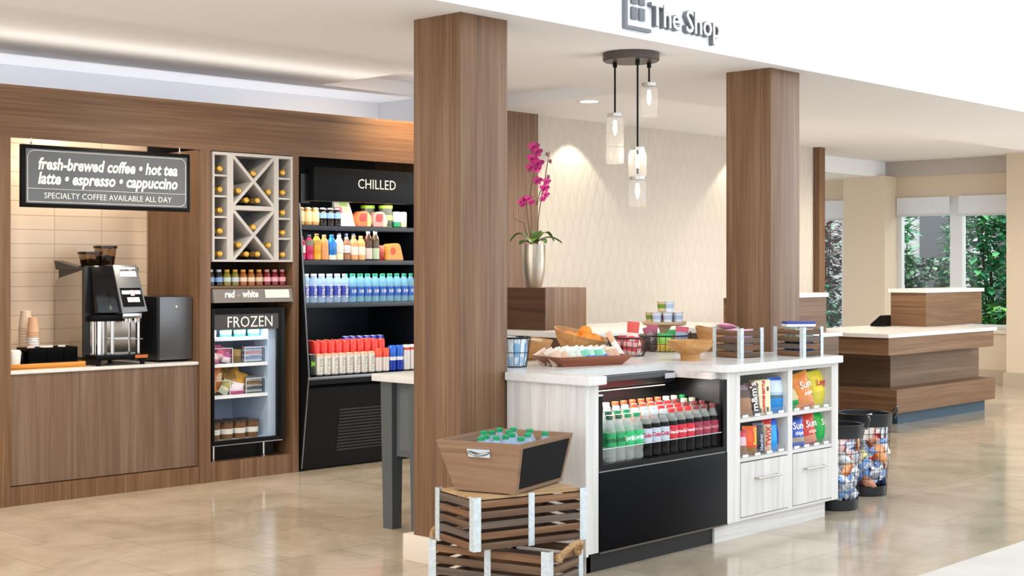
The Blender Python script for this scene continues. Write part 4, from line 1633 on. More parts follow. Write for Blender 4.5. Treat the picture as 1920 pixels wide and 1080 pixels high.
t = thing('bamboo_tray', 'orange-brown bamboo tray under the black caddies on the coffee counter', 'tray', CO(0.315, 0.18), TH)
BAM = wood('bamboo', '#a8641f', '#c98535', '#dc9f4c', 'X', rough=0.4, scale=1.2)
mb = MB()
mb.box(-0.27, -0.10, 0, 0.27, 0.22, 0.01)
obj('tray_bottom', mb, BAM, t)
mb = MB()
for a, b_ in ((-0.10, -0.085), (0.205, 0.22)):
    mb.box(-0.27, a, 0.0, 0.27, b_, 0.034, bev=0.004)
for a, b_ in ((-0.27, -0.255), (0.255, 0.27)):
    mb.box(a, -0.085, 0.0, b_, 0.205, 0.034, bev=0.004)
obj('tray_rim', mb, BAM, t)
t = thing('condiment_caddy', 'black glossy caddy with packets on the bamboo tray beside the coffee machine', 'caddy', CO(0.39, 0.19, 0.0105), TH)
mb = MB()
mb.box(-0.155, -0.06, 0, 0.165, 0.10, 0.01)
for x in (-0.155, -0.045, 0.07, 0.157):
    mb.box(x, -0.06, 0.01, x + 0.008, 0.10, 0.115)
mb.box(-0.155, -0.06, 0.01, 0.165, -0.054, 0.115)
mb.box(-0.155, 0.094, 0.01, 0.165, 0.10, 0.115)
obj('caddy_box', mb, BLACKGLOSS, t)
for k, (x, c) in enumerate(((-0.1, '#d9b8b0'), (-0.02, '#e4e0da'), (0.02, '#dcd8d2'), (0.10, '#c9c6c2'))):
    s_ = pack([c], 0.05, 0.11, 0.012, 'sugar_packets', k)()
    s_.name = 'sugar_packet'
    s_.location = CO(0.39 + x, 0.20, 0.024)
    s_.rotation_euler = (R(-6), 0, TH)
    tag(s_, ['pinkish', 'white', 'off-white', 'grey-white'][k] + ' sugar packet standing in the black caddy, ' + ORD[k] + ' from the wood upright', 'sugar packet', 'packets in the caddy')
t = thing('condiment_caddy', 'small black caddy holding the white cup at the edge of the bamboo tray', 'caddy', CO(0.135, 0.17, 0.0105), TH)
mb = MB()
mb.box(-0.075, -0.03, 0, 0.075, 0.10, 0.01)
mb.box(-0.075, -0.03, 0.01, -0.069, 0.10, 0.09)
mb.box(0.069, -0.03, 0.01, 0.075, 0.10, 0.09)
mb.box(-0.069, 0.094, 0.01, 0.069, 0.10, 0.09)
obj('caddy_box', mb, BLACKGLOSS, t)


def paper_cups(name, label, u, v, z, n, col, r=0.042, h=0.105, step=0.022, top=None):
    """an upside-down nested stack: each rim shows as a step"""
    t = thing(name, label, 'cups', CO(u, v, z), TH)
    for k in range(n):
        mb = MB()
        z0 = k * step
        mb.lathe([(r, z0), (r * 1.05, z0 + 0.003), (r * 1.02, z0 + 0.006), (r * 0.72, z0 + h), (r * 0.70, z0 + h - 0.004), (0, z0 + h - 0.004)], n=22)
        obj('paper_cup', mb, plain(top if (top and k > n - 4) else col, 0.7), t)
    return t


paper_cups('paper_cup_stack', 'tall stack of brown-white upturned paper cups at the tile wall', 0.360, 0.43, 0.0, 14, '#dccbb6', 0.042, 0.11, 0.018)
paper_cups('paper_cup_stack', 'shorter stack of white upturned paper cups with peach tops behind the black caddy', 0.368, 0.345, 0.035, 13, '#e9e7e6', 0.036, 0.095, 0.0145, '#dcb08e')
t = thing('white_cup', 'white cup standing upside down in the small black caddy at the counter edge', 'cup', CO(0.161, 0.165, 0.0215), TH)
mb = MB()
mb.lathe([(0.036, 0), (0.043, 0.08), (0.038, 0.092), (0.03, 0.095), (0, 0.094)], n=24)
obj('cup_body', mb, plain('#ecebe6', 0.5), t)

# ================================================================== ISLAND
CT = 0.91
isl = thing('island_cabinet', 'whitewashed wood island cabinet with open snack cubbies and two drawers', 'cabinet', (6.0, 4.19, 0))


def I(mb, name, mat, parent=None):
    return obj(name, mb, mat, parent or isl)


def ib(x0, y0, z0, x1, y1, z1):
    """box given in room coordinates, stored relative to the island"""
    mb = MB()
    mb.box(x0 - 6.0, y0 - 4.19, z0, x1 - 6.0, y1 - 4.19, z1)
    return mb


WW = whitewash('Z')
WX = whitewash('X')
I(ib(4.945, 4.19, 0.085, 4.965, 4.685, 0.87), 'side_panel', WW)
I(ib(4.965, 4.19, 0.095, 5.036, 4.22, 0.87), 'front_stile', WW)
I(ib(4.985, 4.225, 0, 5.02, 4.685, 0.095), 'toe_kick', WW)
mb = ib(4.965, 4.56, 0.095, 6.067, 5.30, 0.87)
mb.box(6.067 - 6, 4.66 - 4.19, 0.095, 7.168 - 6, 5.40 - 4.19, 0.87)
mb.box(4.985 - 6, 4.66 - 4.19, 0, 7.12 - 6, 5.36 - 4.19, 0.095)
I(mb, 'carcass', WW)
I(ib(5.99, 4.215, 0.0, 7.067, 4.235, 0.091), 'toe_kick', WX)
I(ib(5.99, 4.235, 0.0, 6.01, 4.66, 0.091), 'toe_kick', WX)
I(ib(6.067, 4.19, 0.091, 6.185, 4.66, 0.87), 'front_stile', WW)
I(ib(6.642, 4.19, 0.091, 6.687, 4.66, 0.87), 'divider', WW)
I(ib(7.098, 4.19, 0.091, 7.168, 4.66, 0.87), 'end_panel', WW)
I(ib(6.0, 4.24, 0.836, 6.067, 4.66, 0.87), 'notch_rail', WW)
for x0, x1 in ((6.185, 6.642), (6.687, 7.098)):
    I(ib(x0, 4.192, 0.848, x1, 4.66, 0.87), 'top_rail', WX)
    I(ib(x0, 4.192, 0.602, x1, 4.66, 0.622), 'cubby_shelf', WX)
    I(ib(x0, 4.192, 0.396, x1, 4.66, 0.402 + 0.012), 'cubby_shelf', WX)
    I(ib(x0, 4.192, 0.091, x1, 4.66, 0.105), 'bottom_rail', WX)
    I(ib(x0, 4.64, 0.105, x1, 4.662, 0.848), 'cubby_back', plain('#8d8f92', 0.7))
    dr = I(ib(x0 + 0.004, 4.186, 0.110, x1 - 0.004, 4.206, 0.390), 'drawer_front', whitewash('Z'))
    xm_ = (x0 + x1) / 2 - 6.0
    mb = MB()
    mb.tube([(xm_ - 0.105, -0.030, 0.302), (xm_ + 0.115, -0.030, 0.302)], 0.006, 8)
    mb.tube([(xm_ - 0.095, -0.030, 0.302), (xm_ - 0.095, -0.003, 0.302)], 0.005, 6)
    mb.tube([(xm_ + 0.105, -0.030, 0.302), (xm_ + 0.105, -0.003, 0.302)], 0.005, 6)
    obj('drawer_handle', mb, plain('#b9b5ae', 0.3, 0.8), dr)
    for z in (0.622, 0.414):
        mb = MB()
        mb.box(x0 + 0.006 - 6, 0.012, z, x1 - 0.006 - 6, 0.016, z + 0.035)
        obj('clear_lip', mb, ACRYLIC, isl)
        for k in range(4):
            mb = MB()
            xx = x0 + (k + 0.3) * (x1 - x0) / 4 - 6
            mb.box(xx, 0.006, z + 0.002, xx + 0.05, 0.009, z + 0.016)
            obj('price_ticket', mb, plain('#e4e8ea', 0.5), isl)

mb = MB()
poly = [(4.925, 4.158), (5.06, 4.158), (5.06, 4.53), (6.01, 4.53), (6.018, 4.25), (6.03, 4.20), (6.055, 4.17), (6.09, 4.158), (7.153 + 0.02, 4.158), (7.173, 5.45), (5.14, 5.45), (4.970, 5.30), (4.970, 4.682), (4.925, 4.682)]
mb.prism(poly, 0.87, CT, bev=0.003)
tag(obj('island_worktop', mb, QUARTZ), 'white stone worktop carrying the snack baskets and bowls on the island', 'countertop')

# ------------------------------------------------------------------ low cooler in the island notch
t = thing('soda_cooler', 'black low glass-front soda cooler set into the white island', 'cooler', (5.04, 4.19, 0))
LX = 1.025
mb = MB()
mb.box(0.0, -0.004, 0.096, LX, 0.016, 0.462, bev=0.002)
obj('lower_panel', mb, noisecol('black_panel', ['#040509', '#06080d'], 2, 0.3, spec=0.06), t)
mb = MB()
mb.box(0.0, -0.006, 0.088, LX, 0.004, 0.096)
obj('panel_edge', mb, plain('#5a5148', 0.4, 0.6), t)
mb = MB()
mb.box(-0.05, 0.035, 0.0, LX - 0.08, 0.36, 0.09)
obj('base_recess', mb, plain('#050506', 0.6), t)
mb = MB()
mb.box(0, 0.0, 0.466, LX, 0.024, 0.492)
mb.box(0, 0.0, 0.492, 0.026, 0.024, 0.815)
mb.box(LX - 0.032, 0.0, 0.492, LX, 0.024, 0.834)
obj('front_frame', mb, BLACK, t)
mb = MB()
mb.box(0.0, -0.002, 0.462, LX - 0.02, 0.003, 0.467)
obj('trim_strip', mb, BRUSHED, t)
mb = MB()
mb.box(0.0, 0.024, 0.0905, 0.012, 0.355, 0.83)
mb.box(LX - 0.018, 0.024, 0.0905, LX - 0.006, 0.355, 0.834)
mb.box(0.012, 0.345, 0.0905, LX - 0.018, 0.357, 0.834)
obj('inner_wall', mb, plain('#141112', 0.4), t)
mb = MB()
mb.box(0.026, 0.008, 0.492, LX - 0.032, 0.013, 0.80)
obj('front_glass', mb, glass('cooler_glass', (0.97, 0.98, 0.98), 0.15), t)
mb = MB()
mb.box(0.026, 0.004, 0.565, LX - 0.04, 0.007, 0.568)
obj('glass_seam', mb, plain('#c9d2d8', 0.3), t)
mb = MB()
mb.prism([(0.345, 0.868), (0.290, 0.868), (0.275, 0.845), (0.285, 0.815), (0.345, 0.800)], 0.014, LX - 0.062, axis='x')
obj('light_canopy', mb, plain('#15161b', 0.35), t)
mb = MB()
mb.box(0.86, 0.268, 0.835, 0.945, 0.272, 0.862)
obj('maker_plate', mb, plain('#b9bcc2', 0.4), t)
mb = MB()
mb.box(0.03, 0.305, 0.796, LX - 0.12, 0.312, 0.800)
obj('light_strip', mb, plain('#fff4e4', 0.5, emit=0.6), t)
mb = MB()
mb.box(-0.004, 0.0, 0.815, 0.03, 0.02, 0.821)
mb.box(LX - 0.09, 0.32, 0.838, LX - 0.045, 0.34, 0.846)
obj('glass_clip', mb, plain('#d9dde2', 0.3), t)
mb = MB()
for k in range(5):
    mb.box(0.012, 0.024 + 0.064 * k, 0.466, LX - 0.018, 0.024 + 0.064 * (k + 1), 0.490 + 0.011 * k)
obj('stepped_deck', mb, plain('#1a1c20', 0.4), t)
lamp('cooler_light', 'AREA', (5.50, 4.44, 0.79), 2.6, (1.0, 0.96, 0.9), (R(-35), 0, 0), 0.85, 0.03)

# soda bottles: columns from the crate side to the cubby side, rows from the glass to the back
GLS = milky('pet_soda', '#dfe3de', 0.26)
COLA = plain('#080403', 0.12, spec=0.12)


def soda(liq, cap, lab, tx, fill=0.80):
    r, h = 0.0322, 0.222
    def mk():
        root = thing('soda', 's', 'bottle', (0, 0, -50))
        mb = MB()
        zf = h * 0.725
        pr = [(0, 0.004, 0), (r * 0.7, 0, 0), (r, 0.008, 0), (r, h * 0.12, 0), (r * 0.93, h * 0.16, 0), (r * 0.98, h * 0.22, 0), (r, h * 0.30, 0), (r, h * 0.64, 0), (r * 0.88, zf, 1), (r * 0.66, h * 0.80, 1), (r * 0.44, h * 0.885, 1), (r * 0.42, h * 0.925)]
        mb.lathe(pr, n=20)
        obj('bottle_body', mb, [liq, GLS], root)
        mb = MB()
        mb.lathe([(r * 0.52, h * 0.91), (r * 0.54, h * 0.985), (r * 0.50, h), (0, h)], n=16)
        obj('cap', mb, plain(cap, 0.4), root)
        mb = MB()
        mb.lathe([(r + 0.0006, h * 0.33), (r + 0.0006, h * 0.63)], n=24)
        l = obj('wrapper', mb, plain(lab, 0.4), root)
        if tx:
            text(tx[0], tx[1], plain(tx[2], 0.5), l, (0, 0, h * 0.48), wrap=r + 0.0012, ext=0.0003, shear=0.15, bold=0.0012, sx=tx[3])
        return root
    return mk


types = {
    'lemd': (soda(GLS, '#2c5a43', '#1ca05c', ('Sprite', 0.033, '#0d5a34', 0.85)), 'dark-lettered green-label soda bottle', '#'),
    'lem': (soda(GLS, '#17955a', '#21ba70', ('Sprite', 0.033, '#f4fbf6', 0.85)), 'white-lettered green-label soda bottle', '#'),
    'diet': (soda(COLA, '#c9d3dc', '#c3cbd9', ('Coke', 0.027, '#c23a5c', 0.85)), 'silver-label pale-capped cola bottle', '#'),
    'cola': (soda(COLA, '#d92222', '#d3203a', ('Coca-Cola', 0.020, '#f6e3e6', 0.72)), 'bright red-label cola bottle', '#'),
    'zero': (soda(COLA, '#7e2a2a', '#9c2440', ('Coca-Cola', 0.020, '#d48a98', 0.72)), 'dull red-label maroon-capped cola bottle', '#'),
    'whc': (soda(GLS, '#e6e2d6', '#8fa0a8', None), 'white-capped soda bottle', '#'),
    'org': (soda(plain('#c8501a', 0.1), '#e0542a', '#d5602e', None), 'orange-capped soda bottle', '#'),
    'crm': (soda(plain('#8a6f3c', 0.1), '#d8cfae', '#c9b98a', None), 'cream-capped soda bottle', '#'),
    'grn': (soda(GLS, '#21a052', '#3b9d62', None), 'bright green-capped soda bottle', '#')}
front_row = ['lemd', 'lemd', 'lem', 'lem', 'diet', 'diet', 'diet', 'cola', 'cola', 'cola', 'zero', 'zero', 'zero']
next_row = ['lemd', 'lemd', 'lem', 'lem', 'whc', 'diet', 'diet', 'cola', 'cola', 'cola', 'zero', 'zero', 'zero']
third_row = ['whc'] * 5 + ['org'] * 3 + ['cola', 'cola', 'zero', 'crm', 'crm']
rear_row = ['whc'] * 4 + ['org'] * 6 + ['crm', 'crm', 'grn']
grid = [list(q) for q in zip(front_row, next_row, third_row, rear_row)]
for c, colm in enumerate(grid):
    for r_, ty in enumerate(colm):
        mk, desc, _ = types[ty]
        x = 5.185 + 0.0695 * c
        y = 4.19 + 0.024 + 0.032 + 0.064 * r_ + 0.002
        z = 0.490 + 0.011 * r_ + 0.0005
        lab = '%s, %s from crate side, %s row of the low cooler' % (desc, ORD[c], ['front', 'second', 'third', 'rear'][r_])
        o = placed('so_' + ty, mk, 'soda_bottle', lab, 'bottle', (x, y, z), R(-30 + random.uniform(-9, 9)), 'soda bottles in the low cooler')

# ------------------------------------------------------------------ snacks in the cubbies


def cub(key, cols, w, h, d, label, cat, x, y, z, rot, kind='snack_bag', bands=None, txt=None, rough=0.35, seed=0, grp=None, crink=0.003, metal=0.0):
    o = pack(cols, w, h, d, kind, seed, metal, rough, bands, txt, crink)()
    o.name = kind
    o.location = (x, y, z)
    o.rotation_euler = rot
    return tag(o, label, cat, grp)


def carton(kind, w, h, d, body, label, loc, rot, panels=(), txt=()):
    t = thing(kind, label, 'snack box', loc)
    t.rotation_euler = rot
    mb = MB()
    mb.box(-w / 2, 0, 0, w / 2, d, h, bev=0.002)
    b = obj('box_body', mb, plain(body, 0.45), t)
    for (x0, z0, x1, z1, c) in panels:
        mb = MB()
        mb.box(x0 - w / 2, -0.0012, z0, x1 - w / 2, 0.0, z1)
        obj('printed_panel', mb, plain(c, 0.45), b)
    for (body_, size, c, x, z, sx, vert) in txt:
        text(body_, size, plain(c, 0.5), b, (x - w / 2, -0.0025, z), bold=0.0012, ext=0.0005, sx=sx, vertical=vert)
    return t


# upper cubby nearest the cooler
z1 = 0.6225
TWIST = R(-14)
cub('a', ['#a4785c', '#5b4640', '#8d7a84'], 0.105, 0.165, 0.045, 'brown nut-filled snack bag against the stile in the upper cubby nearest the cooler', 'snack bag', 6.320, 4.250, z1, (R(-8), R(2), R(-20)), bands=[(0.55, 1), (0.8, 2)], seed=1)
cub('b', ['#3d2a2c', '#4a3230', '#5f4238'], 0.095, 0.175, 0.045, 'dark brown candy bag with white sideways letters in the upper cubby nearest the cooler', 'snack bag', 6.378, 4.235, z1, (R(-6), R(-3), R(-22)), bands=[(0.85, 2)], txt=[("m&m's", 0.054, '#f0ece8', 0, 0.10, 1.0, 1.05, True)], seed=2)
carton('popcorn_box', 0.105, 0.185, 0.05, '#e9dfb8', 'cream box with dark chips and red sideways letters in upper cubby nearest the cooler', (6.454, 4.225, z1), (0, R(-2), R(-18)), panels=[(0.012, 0.150, 0.024, 0.168, '#4a3a2c'), (0.008, 0.104, 0.022, 0.124, '#5a4634'), (0.016, 0.055, 0.028, 0.075, '#4a3a2c'), (0.082, 0.125, 0.094, 0.148, '#4a3a2c'), (0.030, 0.012, 0.042, 0.034, '#4a3a2c'), (0.078, 0.015, 0.090, 0.038, '#4a3a2c')], txt=[('BROWNIE BRITTLE', 0.022, '#cf3a44', 0.060, 0.096, 0.92, True)])
cub('d', ['#1f86d0', '#4c6a7c', '#a9c4da', '#cfdfee', '#2b5fc4'], 0.115, 0.190, 0.05, 'blue and white upright pouch with a mountain scene in the upper cubby nearest the cooler', 'snack bag', 6.602, 4.240, z1, (R(-3), 0, R(-16)), bands=[(0.38, 1), (0.50, 2), (0.62, 3), (0.90, 4)], seed=4, crink=0.001)
# lower cubby nearest the cooler
z2 = 0.4145
cub('e', ['#8a6a58', '#d9b8c4', '#c2304a'], 0.07, 0.135, 0.04, 'pink and red candy bag against the stile in the lower cubby nearest the cooler', 'snack bag', 6.275, 4.240, z2, (R(-6), 0, R(-20)), bands=[(0.42, 1), (0.78, 2)], seed=5)
cub('f', ['#8f6a2e', '#c2472a', '#e2571f', '#e8722c'], 0.10, 0.155, 0.045, 'orange peanut candy bag with yellow sideways letters in the lower cubby nearest the cooler', 'snack bag', 6.342, 4.235, z2, (R(-5), R(2), R(-18)), bands=[(0.28, 1), (0.36, 2), (0.9, 3)], txt=[("Reese's", 0.030, '#f2c23a', 0.018, 0.10, 1.0, 1.0, True)], seed=6)
cub('g', ['#4a4a54', '#2e2d36', '#70707a'], 0.075, 0.165, 0.04, 'dark silver-lettered candy bag in the lower cubby nearest the cooler', 'snack bag', 6.434, 4.235, z2, (R(-4), R(-1), R(-18)), bands=[(0.1, 1), (0.92, 2)], txt=[('Hershey', 0.028, '#a9b4c4', 0, 0.062, 1.0, 0.9, True)], seed=7)
cub('h', ['#d9a98a', '#e2c3a4', '#c62a2e'], 0.065, 0.178, 0.04, 'cream and red candy bag with red sideways letters in the lower cubby nearest the cooler', 'snack bag', 6.516, 4.245, z2, (R(-4), R(3), R(-18)), bands=[(0.1, 1), (0.80, 2)], txt=[('TWIX', 0.046, '#c0222c', 0.0, 0.085, 1.0, 0.9, True)], seed=8)
cub('i', ['#1f94e0', '#2aa4ea', '#2b5fd0'], 0.062, 0.170, 0.04, 'bright light-blue snack bag in the lower cubby nearest the cooler', 'snack bag', 6.571, 4.240, z2, (R(-4), R(1), R(-18)), bands=[(0.3, 1), (0.85, 2)], seed=9)
cub('j', ['#d8dde6', '#2459b4', '#1d3fc0', '#2036a0'], 0.095, 0.172, 0.045, 'royal blue cookie bag next to the divider in the lower cubby nearest the cooler', 'snack bag', 6.668, 4.255, z2, (R(-4), 0, R(-18)), bands=[(0.14, 1), (0.32, 2), (0.86, 3)], seed=10)
# upper cubby at the bin end
cub('k', ['#14984c', '#d8c89a', '#7ac06c', '#2fae5a'], 0.12, 0.15, 0.05, 'green chip bag half hidden behind the divider in the upper cubby at the bin end', 'chip bag', 6.836, 4.265, z1, (R(-8), R(-6), R(-16)), bands=[(0.32, 1), (0.72, 2), (0.9, 3)], seed=11)
cub('l', ['#d2604a', '#d88a54', '#e58a3a', '#e2933c'], 0.145, 0.205, 0.06, 'orange chip bag with white lettering leaning in the upper cubby at the bin end', 'chip bag', 6.906, 4.240, z1, (R(-6), R(-14), R(-14)), bands=[(0.08, 1), (0.32, 2), (0.88, 3)], txt=[('Sun', 0.058, '#f6efe9', 0.012, 0.135, 1.0, 1.0, False), ('chips', 0.030, '#f6e6d8', 0.015, 0.087, 1.0, 1.0, False)], seed=12)
cub('m', ['#e0cf3a', '#d9c94a', '#ecd93a', '#e9e04a'], 0.145, 0.205, 0.06, 'bright yellow chip bag with red-edged lettering in the upper cubby at the bin end', 'chip bag', 7.084, 4.255, z1, (R(-6), R(-7), R(-14)), bands=[(0.15, 1), (0.4, 2), (0.9, 3)], txt=[("Lay's", 0.050, '#c2404c', 0.018, 0.135, 1.0, 1.0, False)], seed=13)
# lower cubby at the bin end
cub('n', ['#2a57b8', '#a89c90', '#2f55b4', '#24408c'], 0.12, 0.165, 0.055, 'dark blue chip bag with white lettering in the lower cubby at the bin end', 'chip bag', 6.812, 4.240, z2, (R(-5), R(-2), R(-16)), bands=[(0.18, 1), (0.32, 2), (0.88, 3)], txt=[('Sun', 0.055, '#eef2fb', -0.004, 0.118, 1.0, 0.95, False), ('chips', 0.030, '#d8e2f6', 0.0, 0.078, 1.0, 1.0, False)], seed=14)
cub('o', ['#a8344a', '#c98a70', '#cf3a30', '#c7402a'], 0.13, 0.172, 0.055, 'red chip bag with white lettering in the lower cubby at the bin end', 'chip bag', 6.940, 4.240, z2, (R(-5), R(-7), R(-14)), bands=[(0.12, 1), (0.36, 2), (0.9, 3)], txt=[('Sun', 0.055, '#f6ecea', 0.012, 0.12, 1.0, 1.0, False), ('chips', 0.028, '#f0c8b8', 0.012, 0.078, 1.0, 1.0, False)], seed=15)
cub('p', ['#17964a', '#1bb450', '#2fc24a', '#8ac832'], 0.13, 0.175, 0.055, 'bright green chip bag with pale lettering in the lower cubby at the bin end', 'chip bag', 7.116, 4.250, z2, (R(-5), R(-8), R(-14)), bands=[(0.2, 1), (0.6, 2), (0.95, 1)], txt=[('Sun', 0.050, '#eefbe6', 0.012, 0.118, 1.0, 1.0, False)], seed=16)

# ------------------------------------------------------------------ things on the worktop
WIRE = plain('#26262a', 0.4, 0.5)


def wire_basket(label, x, y, rt, rb, h, loops=False, n=18, rz=0.0, sq=1.0):
    t = thing('wire_basket', label, 'basket', (x, y, CT), rz)
    rim = MB()
    for z, r in ((h, rt), (h * 0.97, rt), (0.003, rb), (h * 0.5, (rt + rb) / 2)):
        rim.tube([(r * math.cos(2 * math.pi * k / 32), sq * r * math.sin(2 * math.pi * k / 32), z) for k in range(32)], 0.0028 if z > h * .9 else 0.0018, 5, closed=True)
    obj('rim', rim, WIRE, t)
    w = MB()
    for k in range(n):
        a = 2 * math.pi * k / n
        w.tube([(rb * math.cos(a), sq * rb * math.sin(a), 0.003), (rt * math.cos(a), sq * rt * math.sin(a), h)], 0.0018, 4)
    for k in range(-3, 4):
        xx = rb * k / 4
        yy = sq * math.sqrt(max(0, rb * rb - xx * xx))
        w.tube([(xx, -yy, 0.003), (xx, yy, 0.003)], 0.0018, 4)
    obj('wire_cage', w, WIRE, t)
    if loops:
        for s in (-1, 1):
            l = MB()
            l.tube([(s * rt, -0.02, h), (s * (rt + 0.006), -0.018, h + 0.015), (s * (rt + 0.016), 0, h + 0.02), (s * (rt + 0.02), 0.018, h + 0.008), (s * (rt + 0.016), 0.02, h - 0.02)], 0.003, 6)
            obj('loop_handle', l, WIRE, t)
    return t


def stand_pack(key, mk, name, label, cat, x, y, z, rx_, ry_, rz_, grp):
    o = placed(key, mk, name, label, cat, (x, y, z), 0, grp)
    o.rotation_euler = (rx_, ry_, rz_)
    return o


VIEW = R(-47)
rn = random.Random(3)
wire_basket('wire basket of blue snack packets next to the pillar on the island', 5.205, 4.885, 0.088, 0.066, 0.150, n=16)
kinds = [('wb1', pack(['#a9c8e6', '#dce6ee', '#e6ece6'], 0.05, 0.145, 0.02, 'snack_packet', 1, bands=[(0.35, 1), (0.9, 2)])), ('wb2', pack(['#cfe0ee', '#7fb2dc', '#e9eef2'], 0.05, 0.14, 0.02, 'snack_packet', 2, bands=[(0.3, 1), (0.8, 2)])), ('wb3', pack(['#2c8a94', '#7a9a3a', '#3b5a9c'], 0.05, 0.14, 0.02, 'snack_packet', 3, bands=[(0.3, 1), (0.7, 2)]))]
for k in range(11):
    a = -2.6 + 0.46 * k
    key, mk = kinds[2] if k in (5, 6) else kinds[k % 2]
    stand_pack(key, mk, 'snack_packet', ('teal-green' if k in (5, 6) else 'blue and white') + ' packet standing in the wire basket next to the pillar', 'snack', 5.205 + 0.054 * math.cos(a), 4.885 + 0.054 * math.sin(a), CT + 0.006, 0.05, rn.uniform(-.1, .1), a + R(90), ('teal packets' if k in (5, 6) else 'blue packets') + ' in the wire basket')


def bowl(label, x, y, r, h, tilt=(0, 0, 0), foot=0.45, mat=None, pedestal=False, z=CT, rimy=0.0):
    t = thing('wooden_bowl', label, 'bowl', (x, y, z))
    t.rotation_euler = tilt
    mb = MB()
    w = 0.009
    if pedestal:
        pr = [(0, 0), (r * 0.42, 0), (r * 0.42, h * 0.28), (r * 0.46, h * 0.34), (r * 0.78, h * 0.50), (r * 0.94, h * 0.72), (r, h), (r - w, h), (r * 0.90 - w, h * 0.74), (r * 0.7, h * 0.56), (0, h * 0.46)]
    else:
        pr = [(0, 0), (r * foot, 0), (r * 0.72, h * 0.30), (r * 0.9, h * 0.62), (r, h), (r - w, h), (r * 0.9 - w, h * 0.64), (r * 0.70 - w, h * 0.36), (r * foot, h * 0.12), (0, h * 0.10)]
    mb.lathe(pr, n=40)
    if rimy:
        # slanted rim: the far side stands higher
        for v in mb.bm.verts:
            f = max(0, v.co.z / h) ** 2
            v.co.z += rimy * f * (v.co.x * -0.35 + v.co.y * 0.9) / r
    obj('bowl_body', mb, mat or bowlwood('X'), t)
    return t


bowl('wooden bowl of dark snack bars between the pillar and the packet tray', 5.645, 5.235, 0.168, 0.115, rimy=0.012)
kinds = [('br1', pack(['#3a3340', '#5a4c58', '#d9c9b4'], 0.11, 0.035, 0.02, 'snack_bar', 5, bands=[(0.6, 1)])), ('br2', pack(['#4a5568', '#c9b89a'], 0.12, 0.035, 0.02, 'snack_bar', 6, bands=[(0.5, 1)]))]
for k, (dx, dy, dz_, a) in enumerate(((0.0, -0.05, 0.055, 0.2), (0.05, -0.01, 0.06, -0.7), (-0.03, 0.03, 0.06, 0.9), (0.03, 0.04, 0.075, 0.1), (-0.05, -0.03, 0.07, -0.4), (0.02, -0.05, 0.085, -0.5))):
    stand_pack(*kinds[k % 2], 'snack_bar', ('dark plum' if k % 2 == 0 else 'slate grey') + ' wrapped bar in the wooden bowl between the pillar and packet tray', 'snack', 5.645 + dx, 5.235 + dy, CT + dz_, -0.5, rn.uniform(-.25, .25), VIEW + a, ('plum' if k % 2 == 0 else 'slate') + ' bars in the wooden bowl')

t = thing('wooden_tray', 'reddish-brown wooden tray of upright packets at the notch edge of the island', 'tray', (5.565, 4.735, CT), R(-14))
mb = MB()
a, b_, hh = 0.215, 0.115, 0.05
lo = [(-a + .03, -b_ + .025), (a - .03, -b_ + .025), (a - .03, b_ - .025), (-a + .03, b_ - .025)]
hi = [(-a - .02, -b_ - .012), (a + .02, -b_ - .012), (a + .02, b_ + .012), (-a - .02, b_ + .012)]
mb.prism(lo, 0, 0.008)
for i in range(4):
    j = (i + 1) % 4
    L0, L1, H0, H1 = lo[i], lo[j], hi[i], hi[j]
    s = 0.93
    mb.hexa([(L0[0], L0[1], 0), (L1[0], L1[1], 0), (L1[0] * s, L1[1] * s, 0.006), (L0[0] * s, L0[1] * s, 0.006), (H0[0], H0[1], hh), (H1[0], H1[1], hh), (H1[0] * 0.97, H1[1] * 0.95, hh), (H0[0] * 0.97, H0[1] * 0.95, hh)])
obj('tray_body', mb, wood('red_mahogany', '#6e3c26', '#8a4f35', '#a0654a', 'X', rough=0.35), t)
kinds = [('tp%d' % i, pack(c, 0.072, 0.088, 0.016, 'snack_packet', 20 + i, bands=[(0.45, 1), (0.8, 2)])) for i, c in enumerate((['#c9a890', '#d8b8a0', '#e6d8cc'], ['#d2b096', '#cbd6c8', '#f0f0ea'], ['#2f5fc4', '#6fc0a4', '#e6f0ec'], ['#3d63c8', '#a9d8c8', '#f2f4f0'], ['#d3b49c', '#c9a288', '#e0cbbb']))]
order = [0, 0, 1, 1, 2, 3, 2, 3, 4, 4]
rt_ = random.Random(17)
for row_ in range(3):
    for k, ki in enumerate(order):
        if row_ and k in (3, 6):
            ki = (ki + 1) % 5
        dx, dy = -0.185 + 0.040 * k + rt_.uniform(-.006, .006), -0.06 + 0.06 * row_ + rt_.uniform(-.008, .008)
        ca, sa = math.cos(R(-14)), math.sin(R(-14))
        nm = ['tan', 'tan and green', 'blue and mint', 'blue and white', 'peach-tan'][ki]
        stand_pack(*kinds[ki], 'snack_packet', '%s packet on the reddish tray, %s from the pillar end, %s row' % (nm, ORD[k], ['front', 'middle', 'back'][row_]), 'snack', 5.565 + ca * dx - sa * dy, 4.735 + sa * dx + ca * dy, CT + 0.009, R(-28 + rt_.uniform(-8, 8)), R(-24 + rt_.uniform(-10, 10)), R(-48 + rt_.uniform(-14, 14)), nm + ' packets on the wooden tray')

